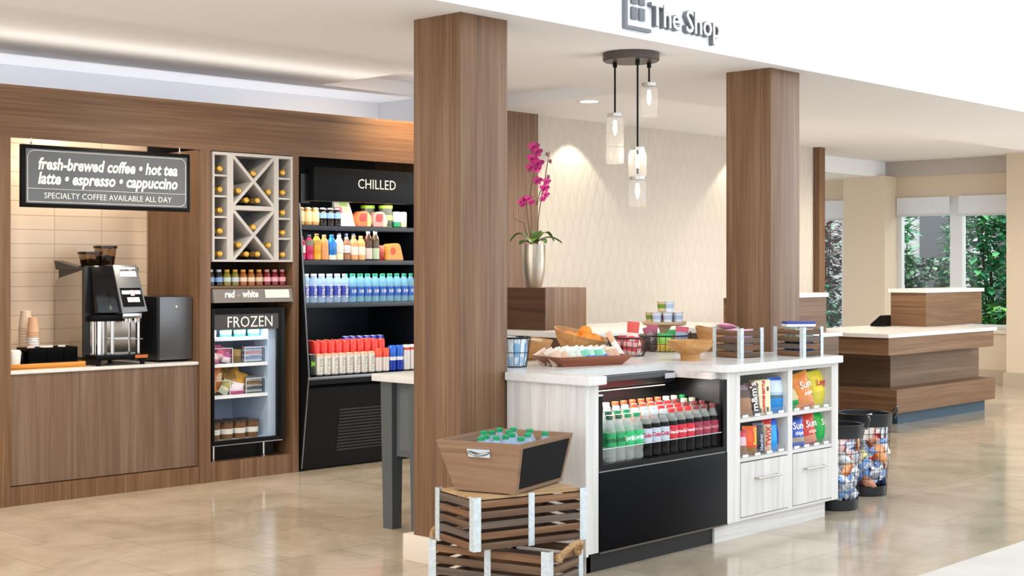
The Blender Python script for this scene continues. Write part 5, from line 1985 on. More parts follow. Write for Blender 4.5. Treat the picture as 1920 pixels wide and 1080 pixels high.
bowl('wooden slant-rimmed bowl of oranges behind the packet tray', 6.235, 5.315, 0.158, 0.120, rimy=0.042, mat=bowlwood('X'))
ORANGE = noisecol('orange_peel', ['#e0761a', '#ee9428', '#f0a83a'], 14, 0.45, bump=0.15)
for k, (dx, dy, dz_, r_) in enumerate(((-0.06, 0.02, 0.085, 0.042), (0.0, -0.035, 0.085, 0.044), (0.075, -0.03, 0.08, 0.043), (0.03, 0.045, 0.085, 0.043), (-0.03, 0.075, 0.095, 0.04), (0.035, 0.0, 0.13, 0.038))):
    t = thing('orange', ['orange at the pillar side of the fruit bowl', 'orange at the front of the fruit bowl', 'orange at the red basket side of the fruit bowl', 'orange at the back of the fruit bowl', 'small orange at the back rim of the fruit bowl', 'orange on top of the others in the fruit bowl'][k], 'orange', (6.235 + dx, 5.315 + dy, CT + dz_), group='oranges in the fruit bowl')
    mb = MB()
    mb.ball((0, 0, 0), r_, n=18, sc=(1, 1, 0.93))
    obj('fruit_body', mb, ORANGE, t)
    mb = MB()
    mb.lathe([(0.005, r_ * 0.915), (0.004, r_ * 0.95), (0, r_ * 0.95)], n=8)
    obj('stem_button', mb, plain('#6d7a2c', 0.6), t)

wire_basket('wire basket of red and white candy bags behind the packet tray', 6.30, 5.02, 0.125, 0.085, 0.105, n=22, loops=False)
kinds = [('rw1', pack(['#d9a7a4', '#c2404a', '#ecdcd4'], 0.085, 0.10, 0.03, 'candy_bag', 30, bands=[(0.25, 1), (0.5, 0), (0.75, 1)])), ('rw2', pack(['#e6d8cc', '#c8323c'], 0.08, 0.11, 0.03, 'candy_bag', 31, bands=[(0.3, 1), (0.5, 0), (0.8, 1)]))]
for k in range(9):
    a = -2.4 + 0.62 * k
    stand_pack(*kinds[k % 2], 'candy_bag', ('pinkish' if k % 2 == 0 else 'white') + ' and red candy bag tucked in the wire basket behind the packet tray', 'candy', 6.30 + 0.062 * math.cos(a), 5.02 + 0.062 * math.sin(a), CT + 0.006, -0.12, rn.uniform(-.2, .2), a + R(90), ('pinkish' if k % 2 == 0 else 'white') + ' red candy bags in the wire basket')
stand_pack('rw3', pack(['#d85a50', '#e9dcd4', '#d04840'], 0.07, 0.15, 0.03, 'candy_bag', 33, bands=[(0.4, 1), (0.62, 2)]), 'candy_bag', 'red and white candy bag sticking up above the wire basket behind the packet tray', 'candy', 6.285, 4.99, CT + 0.045, -0.05, 0.1, VIEW, None)
stand_pack('rw4', pack(['#e8e6e0', '#e2b08c'], 0.035, 0.15, 0.018, 'snack_bar', 34, bands=[(0.6, 1)]), 'snack_bar', 'thin white bar leaning at the edge of the red candy basket', 'snack', 6.18, 4.975, CT + 0.012, -0.05, -0.55, VIEW, None)

wire_basket('wire basket with loop handles holding mixed candy beside the cake stand', 6.78, 5.14, 0.148, 0.105, 0.098, loops=True, n=24, rz=VIEW)
for k, (key, cols, w, h, d, dx, dy, dz_, tilt, lab) in enumerate((
        ('mx1', ['#6a4426', '#7d5433', '#c9bba4'], 0.085, 0.10, 0.03, -0.11, -0.03, 0.004, -0.1, 'brown candy bag in the loop-handled basket'),
        ('mx2', ['#55423e', '#8a7a78', '#a04a60'], 0.05, 0.15, 0.022, -0.055, -0.055, 0.006, -0.35, 'long dark candy stick bag slanting in the loop-handled basket'),
        ('mx3', ['#5d3f44', '#7a5a60', '#b04a68'], 0.07, 0.15, 0.022, -0.075, 0.02, 0.01, 0.1, 'dark bag with a plum top in the loop-handled basket'),
        ('mx4', ['#d8b84a', '#8cc84a', '#2fa04c'], 0.10, 0.105, 0.035, 0.005, -0.06, 0.006, 0.05, 'green and yellow candy bag at the front of the loop-handled basket'),
        ('mx5', ['#c24a4a', '#d8783a', '#2c9a50'], 0.10, 0.12, 0.03, 0.075, 0.0, 0.01, -0.05, 'green-topped bag at the back of the loop-handled basket'),
        ('mx6', ['#d9d4d8', '#8a9ab4', '#b8485c'], 0.085, 0.14, 0.03, 0.095, -0.05, 0.012, 0.12, 'grey-blue bag with a red top in the loop-handled basket'))):
    ca, sa = math.cos(VIEW), math.sin(VIEW)
    o = stand_pack(key, pack(cols, w, h, d, 'candy_bag', 40 + k, bands=[(0.4, 1), (0.72, 2)]), 'candy_bag', lab, 'candy', 6.78 + ca * dx - sa * dy, 5.14 + sa * dx + ca * dy, CT + dz_, -0.05, tilt, VIEW + rn.uniform(-.3, .3), None)

t = thing('cake_stand', 'pale wooden cake stand with little cups on it', 'cake stand', (6.95, 5.26, CT))
PALEW = wood('pale_wood', '#b79a78', '#c9ae8c', '#d9c3a4', 'X', rough=0.5, scale=1.3)
mb = MB()
mb.lathe([(0, 0.148), (0.12, 0.148), (0.135, 0.156), (0.135, 0.170), (0.128, 0.172), (0.122, 0.166), (0, 0.166)], n=40)
obj('plate', mb, PALEW, t)
mb = MB()
mb.lathe([(0, 0), (0.07, 0), (0.068, 0.01), (0.03, 0.03), (0.024, 0.08), (0.030, 0.12), (0.045, 0.148)], n=28)
obj('stem', mb, PALEW, t)


def cup(body, band, lid='#e3ded6'):
    def mk():
        root = thing('yogurt_cup', 'cup', 'cup', (0, 0, -50))
        mb = MB()
        mb.lathe([(0, 0), (0.024, 0, 0), (0.026, 0.02, 1), (0.029, 0.045, 0), (0.031, 0.062)], n=20)
        obj('cup_body', mb, [plain(body, 0.45), plain(band, 0.45)], root)
        mb = MB()
        mb.lathe([(0.033, 0.060), (0.034, 0.064), (0, 0.066)], n=20)
        obj('foil_lid', mb, plain(lid, 0.35, 0.3), root)
        return root
    return mk


CW_ = cup('#d6e0ef', '#aebfd8')
CG = cup('#c9b48a', '#6d8a2e')
CRD = cup('#d9c4b0', '#c8402e')
zt_ = CT + 0.1665
for k, (s, f, dz_, mk, key, lab) in enumerate(((-0.088, -0.02, 0, CG, 'cpg', 'tan and green cup at the pillar side edge of the cake stand'), (-0.052, -0.065, 0, CW_, 'cpw', 'pale blue cup at the front of the cake stand, nearer the first pillar'), (0.012, -0.078, 0, CW_, 'cpw', 'pale blue cup at the front middle of the cake stand'), (0.078, -0.055, 0, CW_, 'cpw', 'pale blue cup at the far pillar side of the cake stand'), (-0.02, -0.008, 0, CRD, 'cpr', 'cream and red cup in the middle of the cake stand'), (0.046, 0.005, 0, CW_, 'cpw', 'pale blue cup in the second row on the cake stand'), (0.0, 0.06, 0, CG, 'cpg', 'tan and green cup at the back of the cake stand'), (-0.018, -0.03, 0.0665, CG, 'cpg', 'tan and green cup on the upper tier of the cake stand pile'), (0.026, -0.038, 0.0665, CW_, 'cpw', 'pale blue cup on the upper tier of the cake stand pile'))):
    placed(key, mk, 'yogurt_cup', lab, 'cup', (6.95 + rv[0] * s + fv[0] * f, 5.26 + rv[1] * s + fv[1] * f, zt_ + dz_), 0.3 * k, 'cups on the cake stand')

bowl('wooden footed bowl at the inner corner of the island worktop', 6.235, 4.545, 0.126, 0.108, pedestal=True)
bowl('wooden bowl tilted up behind the slatted crate with pink packets', 7.02, 4.93, 0.122, 0.12, rimy=0.035, mat=bowlwood('Y'))


def slat_crate(name, label, x, y, z, rz, w, d, h, ns, strip=0.022, th=0.010, mid=False, cat='crate', top=False, gap=0.30, handles=False):
    """crate with its near corner at the origin; w along local x, d along local y"""
    t = thing(name, label, cat, (x, y, z), rz)
    sh_ = (h - 0.006) / ns
    for k in range(ns):
        z0 = 0.003 + sh_ * k
        z1_ = z0 + sh_ * (1 - gap)
        for (x0, y0, x1, y1, ax) in ((0, 0, w, th, 'X'), (0, d - th, w, d, 'X'), (0, th, th, d - th, 'Y'), (w - th, th, w, d - th, 'Y')):
            mb = MB()
            mb.box(x0, y0, z0, x1, y1, z1_, bev=0.0015)
            obj('slat', mb, rustic_pick(ax, k * 2 + (0 if ax == 'X' else 2) + (1 if y0 > 0.1 or x0 > 0.1 else 0)), t)
    mb = MB()
    nb = max(3, int(d / 0.09))
    for k in range(nb):
        mb.box(th, th + (d - 2 * th) * k / nb, 0.003, w - th, th + (d - 2 * th) * (k + 0.9) / nb, 0.012)
    obj('bottom_board', mb, rustic('X'), t)
    e = 0.0035
    for cx_, cy_, sx, sy in ((0, 0, 1, 1), (w, 0, -1, 1), (w, d, -1, -1), (0, d, 1, -1)):
        mb = MB()
        xa, xb = sorted((cx_ - sx * e, cx_ + sx * strip))
        ya, yb = sorted((cy_ - sy * e, cy_))
        mb.box(xa, ya, 0, xb, yb, h)
        xa, xb = sorted((cx_ - sx * e, cx_))
        ya, yb = sorted((cy_, cy_ + sy * strip))
        mb.box(xa, ya, 0, xb, yb, h)
        obj('corner_strip', mb, GALV, t)
    if mid:
        mb = MB()
        mb.box(w * 0.5 - strip * 0.45, -e, 0, w * 0.5 + strip * 0.45, 0, h)
        obj('middle_strip', mb, GALV, t)
    if top:
        nt = 4
        for k in range(nt):
            mb = MB()
            mb.box(th, th + (d - 2 * th) * k / nt, h - 0.014, w - th, th + (d - 2 * th) * (k + 0.95) / nt, h - 0.003)
            obj('top_board', mb, wood('pale_pine_slat', '#8a6c4c', '#b09068', '#c8ad86', 'X', rough=0.7, scale=1.6), t)
    if handles:
        ROPE = noisecol('jute_rope', ['#8d6d47', '#b8966a'], 60, 0.9, bump=0.6, stretch=(1, 1, 2))
        for xx, s in ((0.0, -1), (w, 1)):
            hmb = MB()
            P = []
            for k in range(13):
                a = math.pi * k / 12
                P.append((xx + s * (0.012 + 0.045 * math.sin(a)), d * 0.5 - 0.085 * math.cos(a), h - 0.035 + 0.055 * math.sin(a)))
            hmb.tube(P, [0.013 if 0 < k < 12 else 0.017 for k in range(13)], 8)
            for yy in (d * 0.5 - 0.085, d * 0.5 + 0.085):
                hmb.ball((xx + s * 0.012, yy, h - 0.035), 0.02, n=10)
            obj('rope_handle', hmb, ROPE, t)
    return t


slat_crate('slatted_crate', 'small slatted wood crate with pink-topped packets on the island worktop', 6.548, 4.432, CT, R(-7), 0.185, 0.20, 0.165, 4)
slat_crate('slatted_crate', 'small slatted wood crate with a blue-topped box at the far end of the island worktop', 6.905, 4.256, CT, R(-4), 0.185, 0.20, 0.165, 4)


def cr(ox, oy, rz, x, y):
    return ox + math.cos(rz) * x - math.sin(rz) * y, oy + math.sin(rz) * x + math.cos(rz) * y


kd = [('cA', pack(['#d9c9cf', '#8a7a90', '#e0a8c0'], 0.12, 0.145, 0.026, 'candy_bag', 50, bands=[(0.4, 1), (0.7, 2)])), ('cB', pack(['#e6dcd0', '#c9a47a', '#dcb8c8'], 0.12, 0.14, 0.026, 'candy_bag', 51, bands=[(0.4, 1), (0.7, 2)]))]
for k in range(4):
    px, py = cr(6.548, 4.432, R(-7), 0.092, 0.04 + 0.038 * k)
    stand_pack(*kd[k % 2], 'candy_bag', '%s candy bag standing in the crate with pink-topped packets, %s from its front slats' % (('mauve', 'cream')[k % 2], ORD[k]), 'candy', px, py, CT + 0.0125, 0, 0, R(-7), 'candy bags in the small crate')
px, py = cr(6.548, 4.432, R(-7), 0.055, 0.12)
o = pack(['#dc9ab8', '#c87aa4'], 0.15, 0.06, 0.03, 'candy_bag', 52, bands=[(0.5, 1)])()
o.name = 'candy_bag'
o.location = (px, py, CT + 0.168)
o.rotation_euler = (R(-80), 0, R(-7 + 80))
tag(o, 'pink flat candy bag lying across the top of the small slatted crate', 'candy')
kd = [('cC', pack(['#2f6aa8', '#3b4a6a', '#b8d4c4'], 0.12, 0.14, 0.026, 'candy_bag', 53, bands=[(0.35, 1), (0.65, 2)])), ('cD', pack(['#4a8ab4', '#2a2e44', '#d8e4dc'], 0.12, 0.14, 0.026, 'candy_bag', 54, bands=[(0.35, 1), (0.65, 2)]))]
for k in range(4):
    px, py = cr(6.905, 4.256, R(-4), 0.092, 0.04 + 0.038 * k)
    stand_pack(*kd[k % 2], 'candy_bag', '%s candy bag standing in the crate under the blue-topped box, %s from its front slats' % (('blue', 'navy')[k % 2], ORD[k]), 'candy', px, py, CT + 0.0125, 0, 0, R(-4), 'candy bags in the far small crate')
px, py = cr(6.905, 4.256, R(-4), 0.095, 0.10)
t = thing('candy_box', 'blue-topped white box lying across the far small crate', 'box', (px, py, CT + 0.1655), R(-38))
mb = MB()
mb.box(-0.085, -0.045, 0, 0.085, 0.045, 0.014)
obj('box_base', mb, plain('#e9eaee', 0.5), t)
mb = MB()
mb.box(-0.085, -0.045, 0.014, 0.085, 0.045, 0.028, bev=0.002)
obj('box_lid', mb, plain('#27409c', 0.4), t)

# ------------------------------------------------------------------ crate stack by the pillar
slat_crate('rope_crate', 'slatted wood crate with rope handles standing on the floor under the stack', 4.188, 4.425, 0.0, R(-76.5), 0.58, 0.30, 0.245, 5, strip=0.034, th=0.012, mid=True, handles=True, gap=0.34)
slat_crate('rope_crate', 'upturned slatted wood crate in the middle of the stack beside the pillar', 4.115, 4.085, 0.2455, R(-16), 0.55, 0.33, 0.222, 5, strip=0.032, th=0.012, mid=True, top=True, gap=0.36)

t = thing('tapered_box', 'tapered wooden box with a chalkboard side full of green-capped bottles on the crates', 'box', (4.281, 4.007, 0.470), R(15))
ca, sa = math.cos(R(15)), math.sin(R(15))
BL = [(0.0, 0.0), (0.43, 0.0), (0.43, 0.29), (0.0, 0.29)]
TP = [(0.015, -0.015), (0.515, -0.015), (0.515, 0.385), (0.0, 0.385)]
BH = 0.205
TBX = wood('box_pine_x', '#5c4433', '#795d47', '#8f7258', 'X', rough=0.6, scale=1.2)
TBY = wood('box_pine_y', '#65492f', '#83634a', '#99785b', 'Y', rough=0.6, scale=1.2)
th = 0.016


def shrink(p, cxy, q):
    v = Vector((p[0] - cxy[0], p[1] - cxy[1]))
    f = (v.length - q) / v.length
    return (cxy[0] + v.x * f, cxy[1] + v.y * f)


cB, cT = (0.215, 0.145), (0.26, 0.185)
BLi = [shrink(p, cB, 0.022) for p in BL]
TPi = [shrink(p, cT, 0.022) for p in TP]
for i, (nm, mt) in enumerate((('front_board', TBX), ('end_board', TBY), ('back_board', TBX), ('end_board', TBY))):
    j = (i + 1) % 4
    mb = MB()
    mb.hexa([(*BL[i], 0), (*BL[j], 0), (*BLi[j], 0), (*BLi[i], 0), (*TP[i], BH), (*TP[j], BH), (*TPi[j], BH), (*TPi[i], BH)])
    obj(nm, mb, mt, t)
mb = MB()
mb.prism(BLi, 0.002, 0.014)
obj('bottom_board', mb, TBX, t)


def bil(u, w, off_=0.003, i=0):
    j = (i + 1) % 4
    b0, b1, t0, t1 = (Vector((*BL[i], 0)), Vector((*BL[j], 0)), Vector((*TP[i], BH)), Vector((*TP[j], BH)))
    p = b0.lerp(b1, u).lerp(t0.lerp(t1, u), w)
    n = (b1 - b0).cross(t0 - b0).normalized()
    return p + n * off_


mb = MB()
A = [bil(0.06, 0.09), bil(0.94, 0.09), bil(0.94, 0.90), bil(0.06, 0.90)]
Bq = [bil(0.06, 0.09, -0.001), bil(0.94, 0.09, -0.001), bil(0.94, 0.90, -0.001), bil(0.06, 0.90, -0.001)]
mb.hexa(Bq + A)
obj('chalkboard', mb, noisecol('chalkboard', ['#060607', '#0c0d0f'], 6, 0.7, spec=0.15), t)
mb = MB()
P = [bil(0.36, 0.70, -0.001, 3), bil(0.64, 0.70, -0.001, 3), bil(0.64, 0.86, -0.001, 3), bil(0.36, 0.86, -0.001, 3)]
Q = [bil(0.36, 0.70, 0.004, 3), bil(0.64, 0.70, 0.004, 3), bil(0.64, 0.86, 0.004, 3), bil(0.36, 0.86, 0.004, 3)]
mb.hexa(P + Q)
pl = obj('handle_plate', mb, plain('#8f969c', 0.25, 1.0), t)
mb = MB()
mb.tube([bil(0.38 + 0.02 * k, 0.80 - 0.05 * math.sin(math.pi * k / 12), 0.008 + 0.014 * math.sin(math.pi * k / 12), 3) for k in range(13)], 0.006, 8)
obj('metal_grip', mb, STEEL, pl)
GCAP = ('gcap', pet(0.205, 0.0325, milky('pet_water', '#b4d2f2', 0.45), '#12925c', '#b9cfd8', .30, .6))
pp = [(0.09, 0.29), (0.125, 0.30), (0.17, 0.22), (0.10, 0.205), (0.06, 0.12), (0.15, 0.13), (0.21, 0.06), (0.12, 0.05), (0.06, 0.05), (0.24, 0.16), (0.27, 0.24), (0.33, 0.29), (0.34, 0.18), (0.32, 0.09), (0.39, 0.05), (0.40, 0.13), (0.22, 0.30), (0.05, 0.20)]
pp = [(0.07 + 0.078 * i, 0.055 + 0.078 * j) for j in range(4) for i in range(5)]
rn2 = random.Random(9)
kept = []
for k, (x, y) in enumerate(pp):
    if k in (15, 0, 3, 12, 16, 8):
        continue
    x += rn2.uniform(-.012, .012)
    y += rn2.uniform(-.012, .012)
    X, Y = 4.281 + ca * x - sa * y, 4.007 + sa * x + ca * y
    placed(GCAP[0], GCAP[1], 'water_bottle', 'green-capped bottle in tapered box, %s from handle end, %s row behind the chalkboard' % (ORD[k % 5], ORD[k // 5]), 'bottle', (X, Y, 0.470 + 0.0145 + rn2.uniform(0, 0.012)), rn2.uniform(0, 6), 'green-capped bottles in the tapered box')

# ------------------------------------------------------------------ grey table behind the pillar
t = thing('grey_table', 'dark grey table with a white top behind the first pillar, next to the island', 'table', (5.11, 5.465, 0))
GR = plain('#4c5154', 0.5)
TL = 0.325
mb = MB()
mb.box(0.03, 0.006, 0.395, 0.045, TL - 0.10, 0.795)
mb.box(0.045, 0.02, 0.395, 0.95, TL - 0.02, 0.795)
obj('apron_box', mb, GR, t)
mb = MB()
mb.box(0.028, 0.03, 0.43, 0.031, TL - 0.13, 0.76)
obj('inset_panel', mb, plain('#565b5f', 0.5), t)
for x in (0.0, 0.88):
    for y in (0.006, TL - 0.095):
        mb = MB()
        mb.hexa([(x + 0.012, y + 0.008, 0), (x + 0.078, y + 0.008, 0), (x + 0.078, y + 0.082, 0), (x + 0.012, y + 0.082, 0), (x, y, 0.795), (x + 0.085, y, 0.795), (x + 0.085, y + 0.09, 0.795), (x, y + 0.09, 0.795)])
        obj('leg', mb, GR, t)
mb = MB()
mb.box(-0.03, -0.01, 0.796, 1.0, TL + 0.035, 0.836, bev=0.003)
obj('tabletop', mb, QUARTZ, t)

# ------------------------------------------------------------------ wire bins of wrapped snacks
SN = [(['#c43a36', '#e8ddd4'], 'red'), (['#3463b4', '#cfd9ea'], 'blue'), (['#e7e5e2', '#b8bcc4'], 'white'), (['#d9c92f', '#eee7b8'], 'yellow'), (['#c85a2a', '#e0a070'], 'orange'), (['#8a4a36', '#c98a70'], 'brown'), (['#9aa3b0', '#dfe4ea'], 'silver'), (['#1f2a55', '#5a78b8'], 'navy'), (['#d24b58', '#f0d0d0'], 'pinkish red'), (['#dfe8f2', '#7fa4d8'], 'pale blue')]


def bin_(label, x, y, rt, rb, h, nsnack, seed, where):
    t = thing('wire_bin', label, 'bin', (x, y, 0))
    bd = MB()
    q = (rt - rb) / h
    f = lambda z: rb + q * z
    bd.lathe([(f(0), 0), (f(0) + 0.004, 0.004), (f(.06) + 0.004, 0.06), (f(.06), 0.062), (f(.06) - 0.004, 0.06), (f(0) - 0.004, 0.008), (0, 0.008)], n=40)
    obj('bottom_band', bd, plain('#232529', 0.4, 0.4), t)
    bd = MB()
    bd.lathe([(f(h) - 0.003, h - 0.075), (f(h) + 0.003, h - 0.075), (f(h) + 0.007, h - 0.006), (f(h) + 0.009, h), (f(h) + 0.003, h + 0.003), (f(h) - 0.003, h - 0.004), (f(h) - 0.006, h - 0.075)], n=40)
    obj('top_band', bd, plain('#232529', 0.4, 0.4), t)
    w = MB()
    for k in range(26):
        a = 2 * math.pi * k / 26
        w.tube([(f(.05) * math.cos(a), f(.05) * math.sin(a), 0.05), (f(h - .06) * math.cos(a), f(h - .06) * math.sin(a), h - 0.06)], 0.0016, 4)
    for z in (0.11, 0.165, 0.22, 0.275, 0.33, 0.385):
        if z < h - 0.08:
            w.tube([(f(z) * math.cos(2 * math.pi * k / 32), f(z) * math.sin(2 * math.pi * k / 32), z) for k in range(32)], 0.0016, 4, closed=True)
    obj('wire_mesh', w, WIRE, t)
    for s in (-1, 1):
        a0 = VIEW if s == 1 else VIEW + math.pi
        hmb = MB()
        c0 = Vector((math.cos(a0), math.sin(a0), 0))
        sd = Vector((-c0.y, c0.x, 0))
        P = []
        for k in range(9):
            b_ = math.pi * k / 8
            P.append(c0 * (rt + 0.012 + 0.028 * math.sin(b_)) + sd * (0.055 * math.cos(b_)) + Vector((0, 0, h - 0.03 + 0.065 * math.sin(b_))))
        hmb.tube(P, 0.006, 6)
        obj('handle', hmb, plain('#34363a', 0.3, 0.6), t)
    rn = random.Random(seed)
    for k in range(nsnack):
        ci = rn.choice((0, 1, 2, 2, 3, 4, 5, 6, 6, 7, 8, 9, 9, 2))
        cols, nm = SN[ci]
        key = 'bin_%d_%d' % (ci, k % 2)
        z = 0.075 + (h - 0.16) * ((k + 0.5) / nsnack)
        a = k * 2.39996 + rn.uniform(-.3, .3)
        # keep to the camera-facing three quarters
        rr = f(z) - 0.026 - (0.025 * rn.random())
        sz = 0.10
        o = placed(key, pack(cols, 0.125, 0.085, 0.034, 'wrapped_snack', 60 + ci * 2 + k % 2, metal=0.3, rough=0.28, bands=[(0.35 + 0.15 * (k % 2), 1)], crink=0.006), 'wrapped_snack', '%s wrapped snack among those filling the wire bin %s' % (nm, where), 'snack', (x + rr * math.cos(a), y + rr * math.sin(a), z - 0.02), 0, '%s snacks in the wire bin %s' % (nm, where))
        tl = rn.uniform(-1.3, 1.3)
        o.rotation_euler = Matrix.Rotation(a + math.pi / 2, 3, 'Z').to_4x4().to_3x3().__matmul__(Matrix.Rotation(tl, 3, 'Y')).to_euler()
    # loose filling behind the packets that show
    return t


bin_('black-banded wire bin of wrapped snacks right against the end of the island', 7.375, 4.335, 0.163, 0.132, 0.495, 100, 21, 'against the island end')
bin_('larger black-banded wire bin of wrapped snacks with a raised handle beside the reception desk', 7.965, 4.475, 0.168, 0.136, 0.505, 100, 22, 'nearer the reception desk')

# ------------------------------------------------------------------ reception
WNX, WNY = walnut('X'), walnut('Y')


def pod(label, x0, x1, yf, depth, ztop, wing=None, low=True):
    t = thing('reception_desk', label, 'desk', (x0, yf, 0))
    L = x1 - x0

    def B(a0, b0, z0, a1, b1, z1, nm, m):
        mb = MB()
        mb.box(a0, b0, z0, a1, b1, z1)
        return obj(nm, mb, m, t)
    zt = ztop - 0.034
    parts = [('upper_band', 0.0, 0.012, 0.642, zt, 0.012), ('middle_block', 0.06, -0.25, 0.325, 0.642, 0.21), ('lower_band', 0.03, 0.05, 0.113, 0.325, 0.05), ('toe_kick', 0.06, -0.06, 0.0, 0.113, 0.14)]
    return t, B


# far desk
t, B = pod('walnut reception desk with a stepped front near the windows', 11.31, 13.45, 6.1, 0.8, 0.827)
B(-0.03, -0.005, 0.795, 2.14, 1.10, 0.828, 'desk_top', QUARTZ)
B(-0.03, 1.10, 0.795, 0.75, 2.2, 0.828, 'desk_top_wing', QUARTZ)
mb = MB()
mb.box(0.0, 0.012, 0.640, 2.10, 0.04, 0.795)
mb.box(0.0, 0.04, 0.640, 0.028, 2.15, 0.795)
mb.box(0.028, 0.04, 0.64, 2.1, 1.0, 0.66)
regrain(obj('upper_band', mb, WNX, t), WNY)
mb = MB()
mb.box(0.42, 0.22, 0.325, 2.22, 0.9, 0.640)
mb.box(0.42, 0.9, 0.325, 0.6, 2.1, 0.640)
regrain(obj('middle_block', mb, wood('walnut_panel', '#4d3a2b', '#66503f', '#7d6654', 'X', scale=0.7), t), wood('walnut_panel', '#4d3a2b', '#66503f', '#7d6654', 'Y', scale=0.7))
mb = MB()
mb.box(0.22, 0.05, 0.113, 2.22, 1.0, 0.324)
mb.box(0.22, 1.0, 0.113, 0.6, 2.1, 0.324)
regrain(obj('lower_band', mb, WNX, t), WNY)
mb = MB()
mb.box(0.40, 0.14, 0, 2.18, 0.95, 0.113)
mb.box(0.40, 0.95, 0, 0.6, 2.0, 0.113)
obj('toe_kick', mb, plain('#2f4b5c', 0.5), t)
hz = thing('desk_hutch', 'walnut hutch with a white cap standing on the far reception desk', 'hutch', (13.0, 6.62, 0.8285))
mb = MB()
mb.box(0, 0, 0, 1.24, 0.38, 0.335)
regrain(obj('hutch_body', mb, WNX, hz), WNY)
mb = MB()
mb.box(-0.02, -0.02, 0.335, 1.26, 0.40, 0.372)
obj('cap', mb, QUARTZ, hz)
ph = thing('desk_phone', 'small black device behind the hutch on the far reception desk', 'phone', (12.75, 6.95, 0.8285))
mb = MB()
mb.prism([(0, 0), (0.14, 0), (0.14, 0.02), (0.03, 0.11), (0, 0.11)], 0, 0.16, axis='x')
obj('device_body', mb, BLACK, ph)

# near desk (partly hidden by the second pillar)
t, B = pod('walnut reception desk with a white top behind the second pillar', 8.9, 10.6, 6.17, 0.8, 0.87)
mb = MB()
mb.box(0.58, 0, 0.836, 1.73, 0.56, 0.87)
obj('desk_top', mb, QUARTZ, t)
mb = MB()
mb.box(0.60, 0.02, 0.0, 1.70, 0.54, 0.836)
obj('desk_front', mb, wood('walnut_panel', '#54402f', '#6f5647', '#867060', 'X', scale=0.7), t)
hz = thing('desk_hutch', 'walnut hutch with a white cap partly hidden behind the second pillar', 'hutch', (9.0, 6.25, 0.8705))
mb = MB()
mb.box(0.58, 0, -0.0, 1.50, 0.40, 0.295)
regrain(obj('hutch_body', mb, WNX, hz), WNY)
mb = MB()
mb.box(0.56, -0.015, 0.295, 1.515, 0.42, 0.332)
obj('cap', mb, QUARTZ, hz)

# credenza and block with the orchid
t = thing('credenza', 'low cabinet with a white top against the textured wall, under the orchid block', 'cabinet', (7.95, 6.75, 0))
mb = MB()
mb.box(0, 0, 0.885, 2.3, 1.1, 0.93, bev=0.003)
obj('top_slab', mb, QUARTZ, t)
mb = MB()
mb.box(0.02, 0.02, 0, 2.28, 1.08, 0.885)
obj('cabinet_body', mb, wood('walnut_dark', '#3f2d20', '#553d2c', '#6a4d39', 'Y', scale=0.8), t)
t = thing('wood_block', 'square-cornered walnut block carrying the orchid vase', 'block', (8.06, 7.23, 0.9305))
mb = MB()
mb.box(0, 0, 0, 0.48, 0.60, 0.325, bev=0.002)
obj('block_body', mb, walnut('Z'), t)
mb = MB()
mb.box(-0.004, 0.0, 0, 0, 0.60, 0.325)
obj('side_veneer', mb, wood('walnut_dark', '#3f2d20', '#553d2c', '#6a4d39', 'Y', scale=0.8), t)

VX, VY, VZ = 8.10, 7.405, 1.256
VX, VY = 8.155, 7.44
t = thing('vase', 'tapered silvery metal vase on the walnut block', 'vase', (VX, VY, VZ))
mb = MB()
mb.lathe([(0, 0), (0.058, 0), (0.064, 0.012), (0.085, 0.10), (0.092, 0.20), (0.091, 0.335), (0.086, 0.335), (0.086, 0.30), (0, 0.30)], n=36)
obj('vase_body', mb, noisecol('brushed_champagne', ['#8d8478', '#c2b8a8', '#d8d0c2'], 5, 0.32, 0.75, detail=5, stretch=(1, 1, 0.5)), t)

t = thing('orchid', 'magenta orchid with broad green leaves in the silvery vase', 'orchid', (VX, VY, VZ + 0.302))
sx, sy = rv


def V(a, z, f=0.0):
    return Vector((sx * a + fv[0] * f, sy * a + fv[1] * f, z))


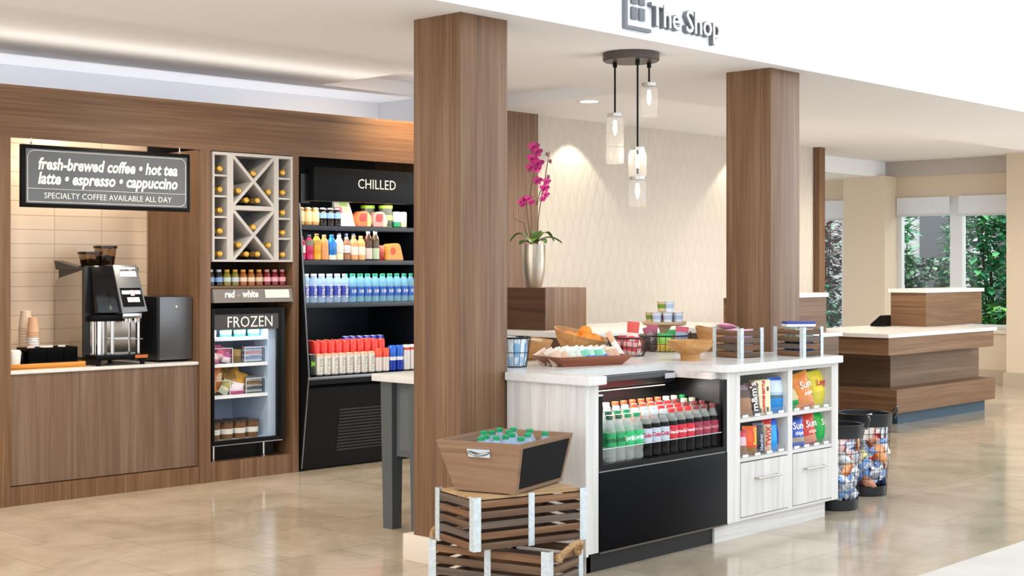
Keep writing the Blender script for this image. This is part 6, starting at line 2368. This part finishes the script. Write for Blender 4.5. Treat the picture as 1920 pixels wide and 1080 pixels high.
stems = [[V(-0.02, 0), V(-0.015, 0.25), V(-0.03, 0.42), V(0.005, 0.60), V(-0.01, 0.78), V(0.0, 0.85)], [V(0.03, 0), V(0.035, 0.22), V(0.06, 0.40), V(0.09, 0.55), V(0.11, 0.68), V(0.125, 0.76)], [V(-0.015, 0), V(-0.05, 0.26), V(-0.055, 0.36), V(-0.07, 0.38)], [V(-0.05, 0.1), V(-0.08, 0.20), V(-0.12, 0.22), V(-0.15, 0.24)], [V(0.06, 0.40), V(0.02, 0.34), V(0.05, 0.44), V(0.07, 0.48)]]
for s in stems:
    mb = MB()
    mb.tube(s, [0.006] + [0.0042] * (len(s) - 2) + [0.002], 6)
    obj('stem', mb, plain('#6d5a40', 0.6), t)
for k, (az, ln, wd, lift, nm) in enumerate(((0.0, 0.20, 0.055, 0.05, 0), (0.35, 0.15, 0.05, 0.09, 1), (2.9, 0.17, 0.05, 0.08, 0), (2.4, 0.13, 0.045, 0.02, 1), (-0.9, 0.13, 0.05, 0.03, 0), (-1.7, 0.12, 0.05, 0.04, 1), (1.4, 0.15, 0.05, 0.10, 0), (-2.5, 0.12, 0.05, 0.02, 0))):
    d = Vector((sx * math.cos(az) + fv[0] * math.sin(az), sy * math.cos(az) + fv[1] * math.sin(az), 0))
    s = Vector((-d.y, d.x, 0))
    mb = MB()
    rows = []
    for i in range(9):
        u = i / 8
        c = d * (0.02 + ln * u) + Vector((0, 0, 0.045 + lift * math.sin(math.pi * min(1, u * 0.9)) - 0.02 * u))
        w_ = wd * math.sin(math.pi * (0.12 + 0.86 * u)) ** 0.7
        rows.append([mb.bm.verts.new(c + s * w_ * q + Vector((0, 0, 0.012 * abs(q)))) for q in (-1, -0.5, 0, 0.5, 1)])
    for i in range(8):
        for j in range(4):
            mb.bm.faces.new((rows[i][j], rows[i][j + 1], rows[i + 1][j + 1], rows[i + 1][j]))
    obj('leaf', mb, plain(('#3f6a26', '#5f8536')[nm], 0.35), t, sharp=180)
MAG = [plain('#b0157a', 0.5), plain('#d8348e', 0.5), plain('#8c0f5c', 0.5)]
rn = random.Random(4)
fl_ = [(-0.0, 0.79, .055), (0.03, 0.75, .05), (-0.01, 0.70, .055), (0.035, 0.66, .055), (-0.02, 0.63, .05), (0.02, 0.62, .05), (0.10, 0.52, .04), (0.085, 0.47, .045), (0.095, 0.42, .035), (0.07, 0.385, .03), (0.03, 0.53, .045), (-0.10, 0.36, .035), (-0.07, 0.385, .035), (-0.04, 0.39, .035), (-0.02, 0.36, .035), (-0.085, 0.34, .03)]
for k, (a, z, sz) in enumerate(fl_):
    mb = MB()
    face = (Vector((-fv[0], -fv[1], 0.15)) + V(rn.uniform(-.6, .6), rn.uniform(-.3, .3))).normalized()
    sd = face.cross(Vector((0, 0, 1))).normalized()
    up = sd.cross(face)
    c = V(a, z, -0.02 + rn.uniform(-.02, .02))
    for p in range(5):
        an = math.pi / 2 + p * 2 * math.pi / 5
        dd = sd * math.cos(an) + up * math.sin(an)
        ss = face.cross(dd)
        big = 1.0 if p in (1, 4) else 0.8
        vs = [c, c + dd * sz * .5 * big + ss * sz * .42 * big + face * 0.004, c + dd * sz * big * 0.95 + ss * sz * 0.15 + face * .002, c + dd * sz * big * 0.95 - ss * sz * 0.15 + face * .002, c + dd * sz * .5 * big - ss * sz * .42 * big + face * 0.004]
        mb.quad(vs, 0 if p % 2 else 1)
    mb.ball(c + face * 0.006, sz * 0.2, m=2, n=8)
    obj('flower', mb, MAG, t, sharp=180)
for (a, z) in ((0.105, 0.735), (0.115, 0.56), (0.13, 0.68)):
    mb = MB()
    mb.ball(V(a, z, -0.01), 0.014, n=8, sc=(1, 1, 1.3))
    obj('bud', mb, plain('#8a5a6a', 0.5), t)

scene.cycles.transparent_max_bounces = 32
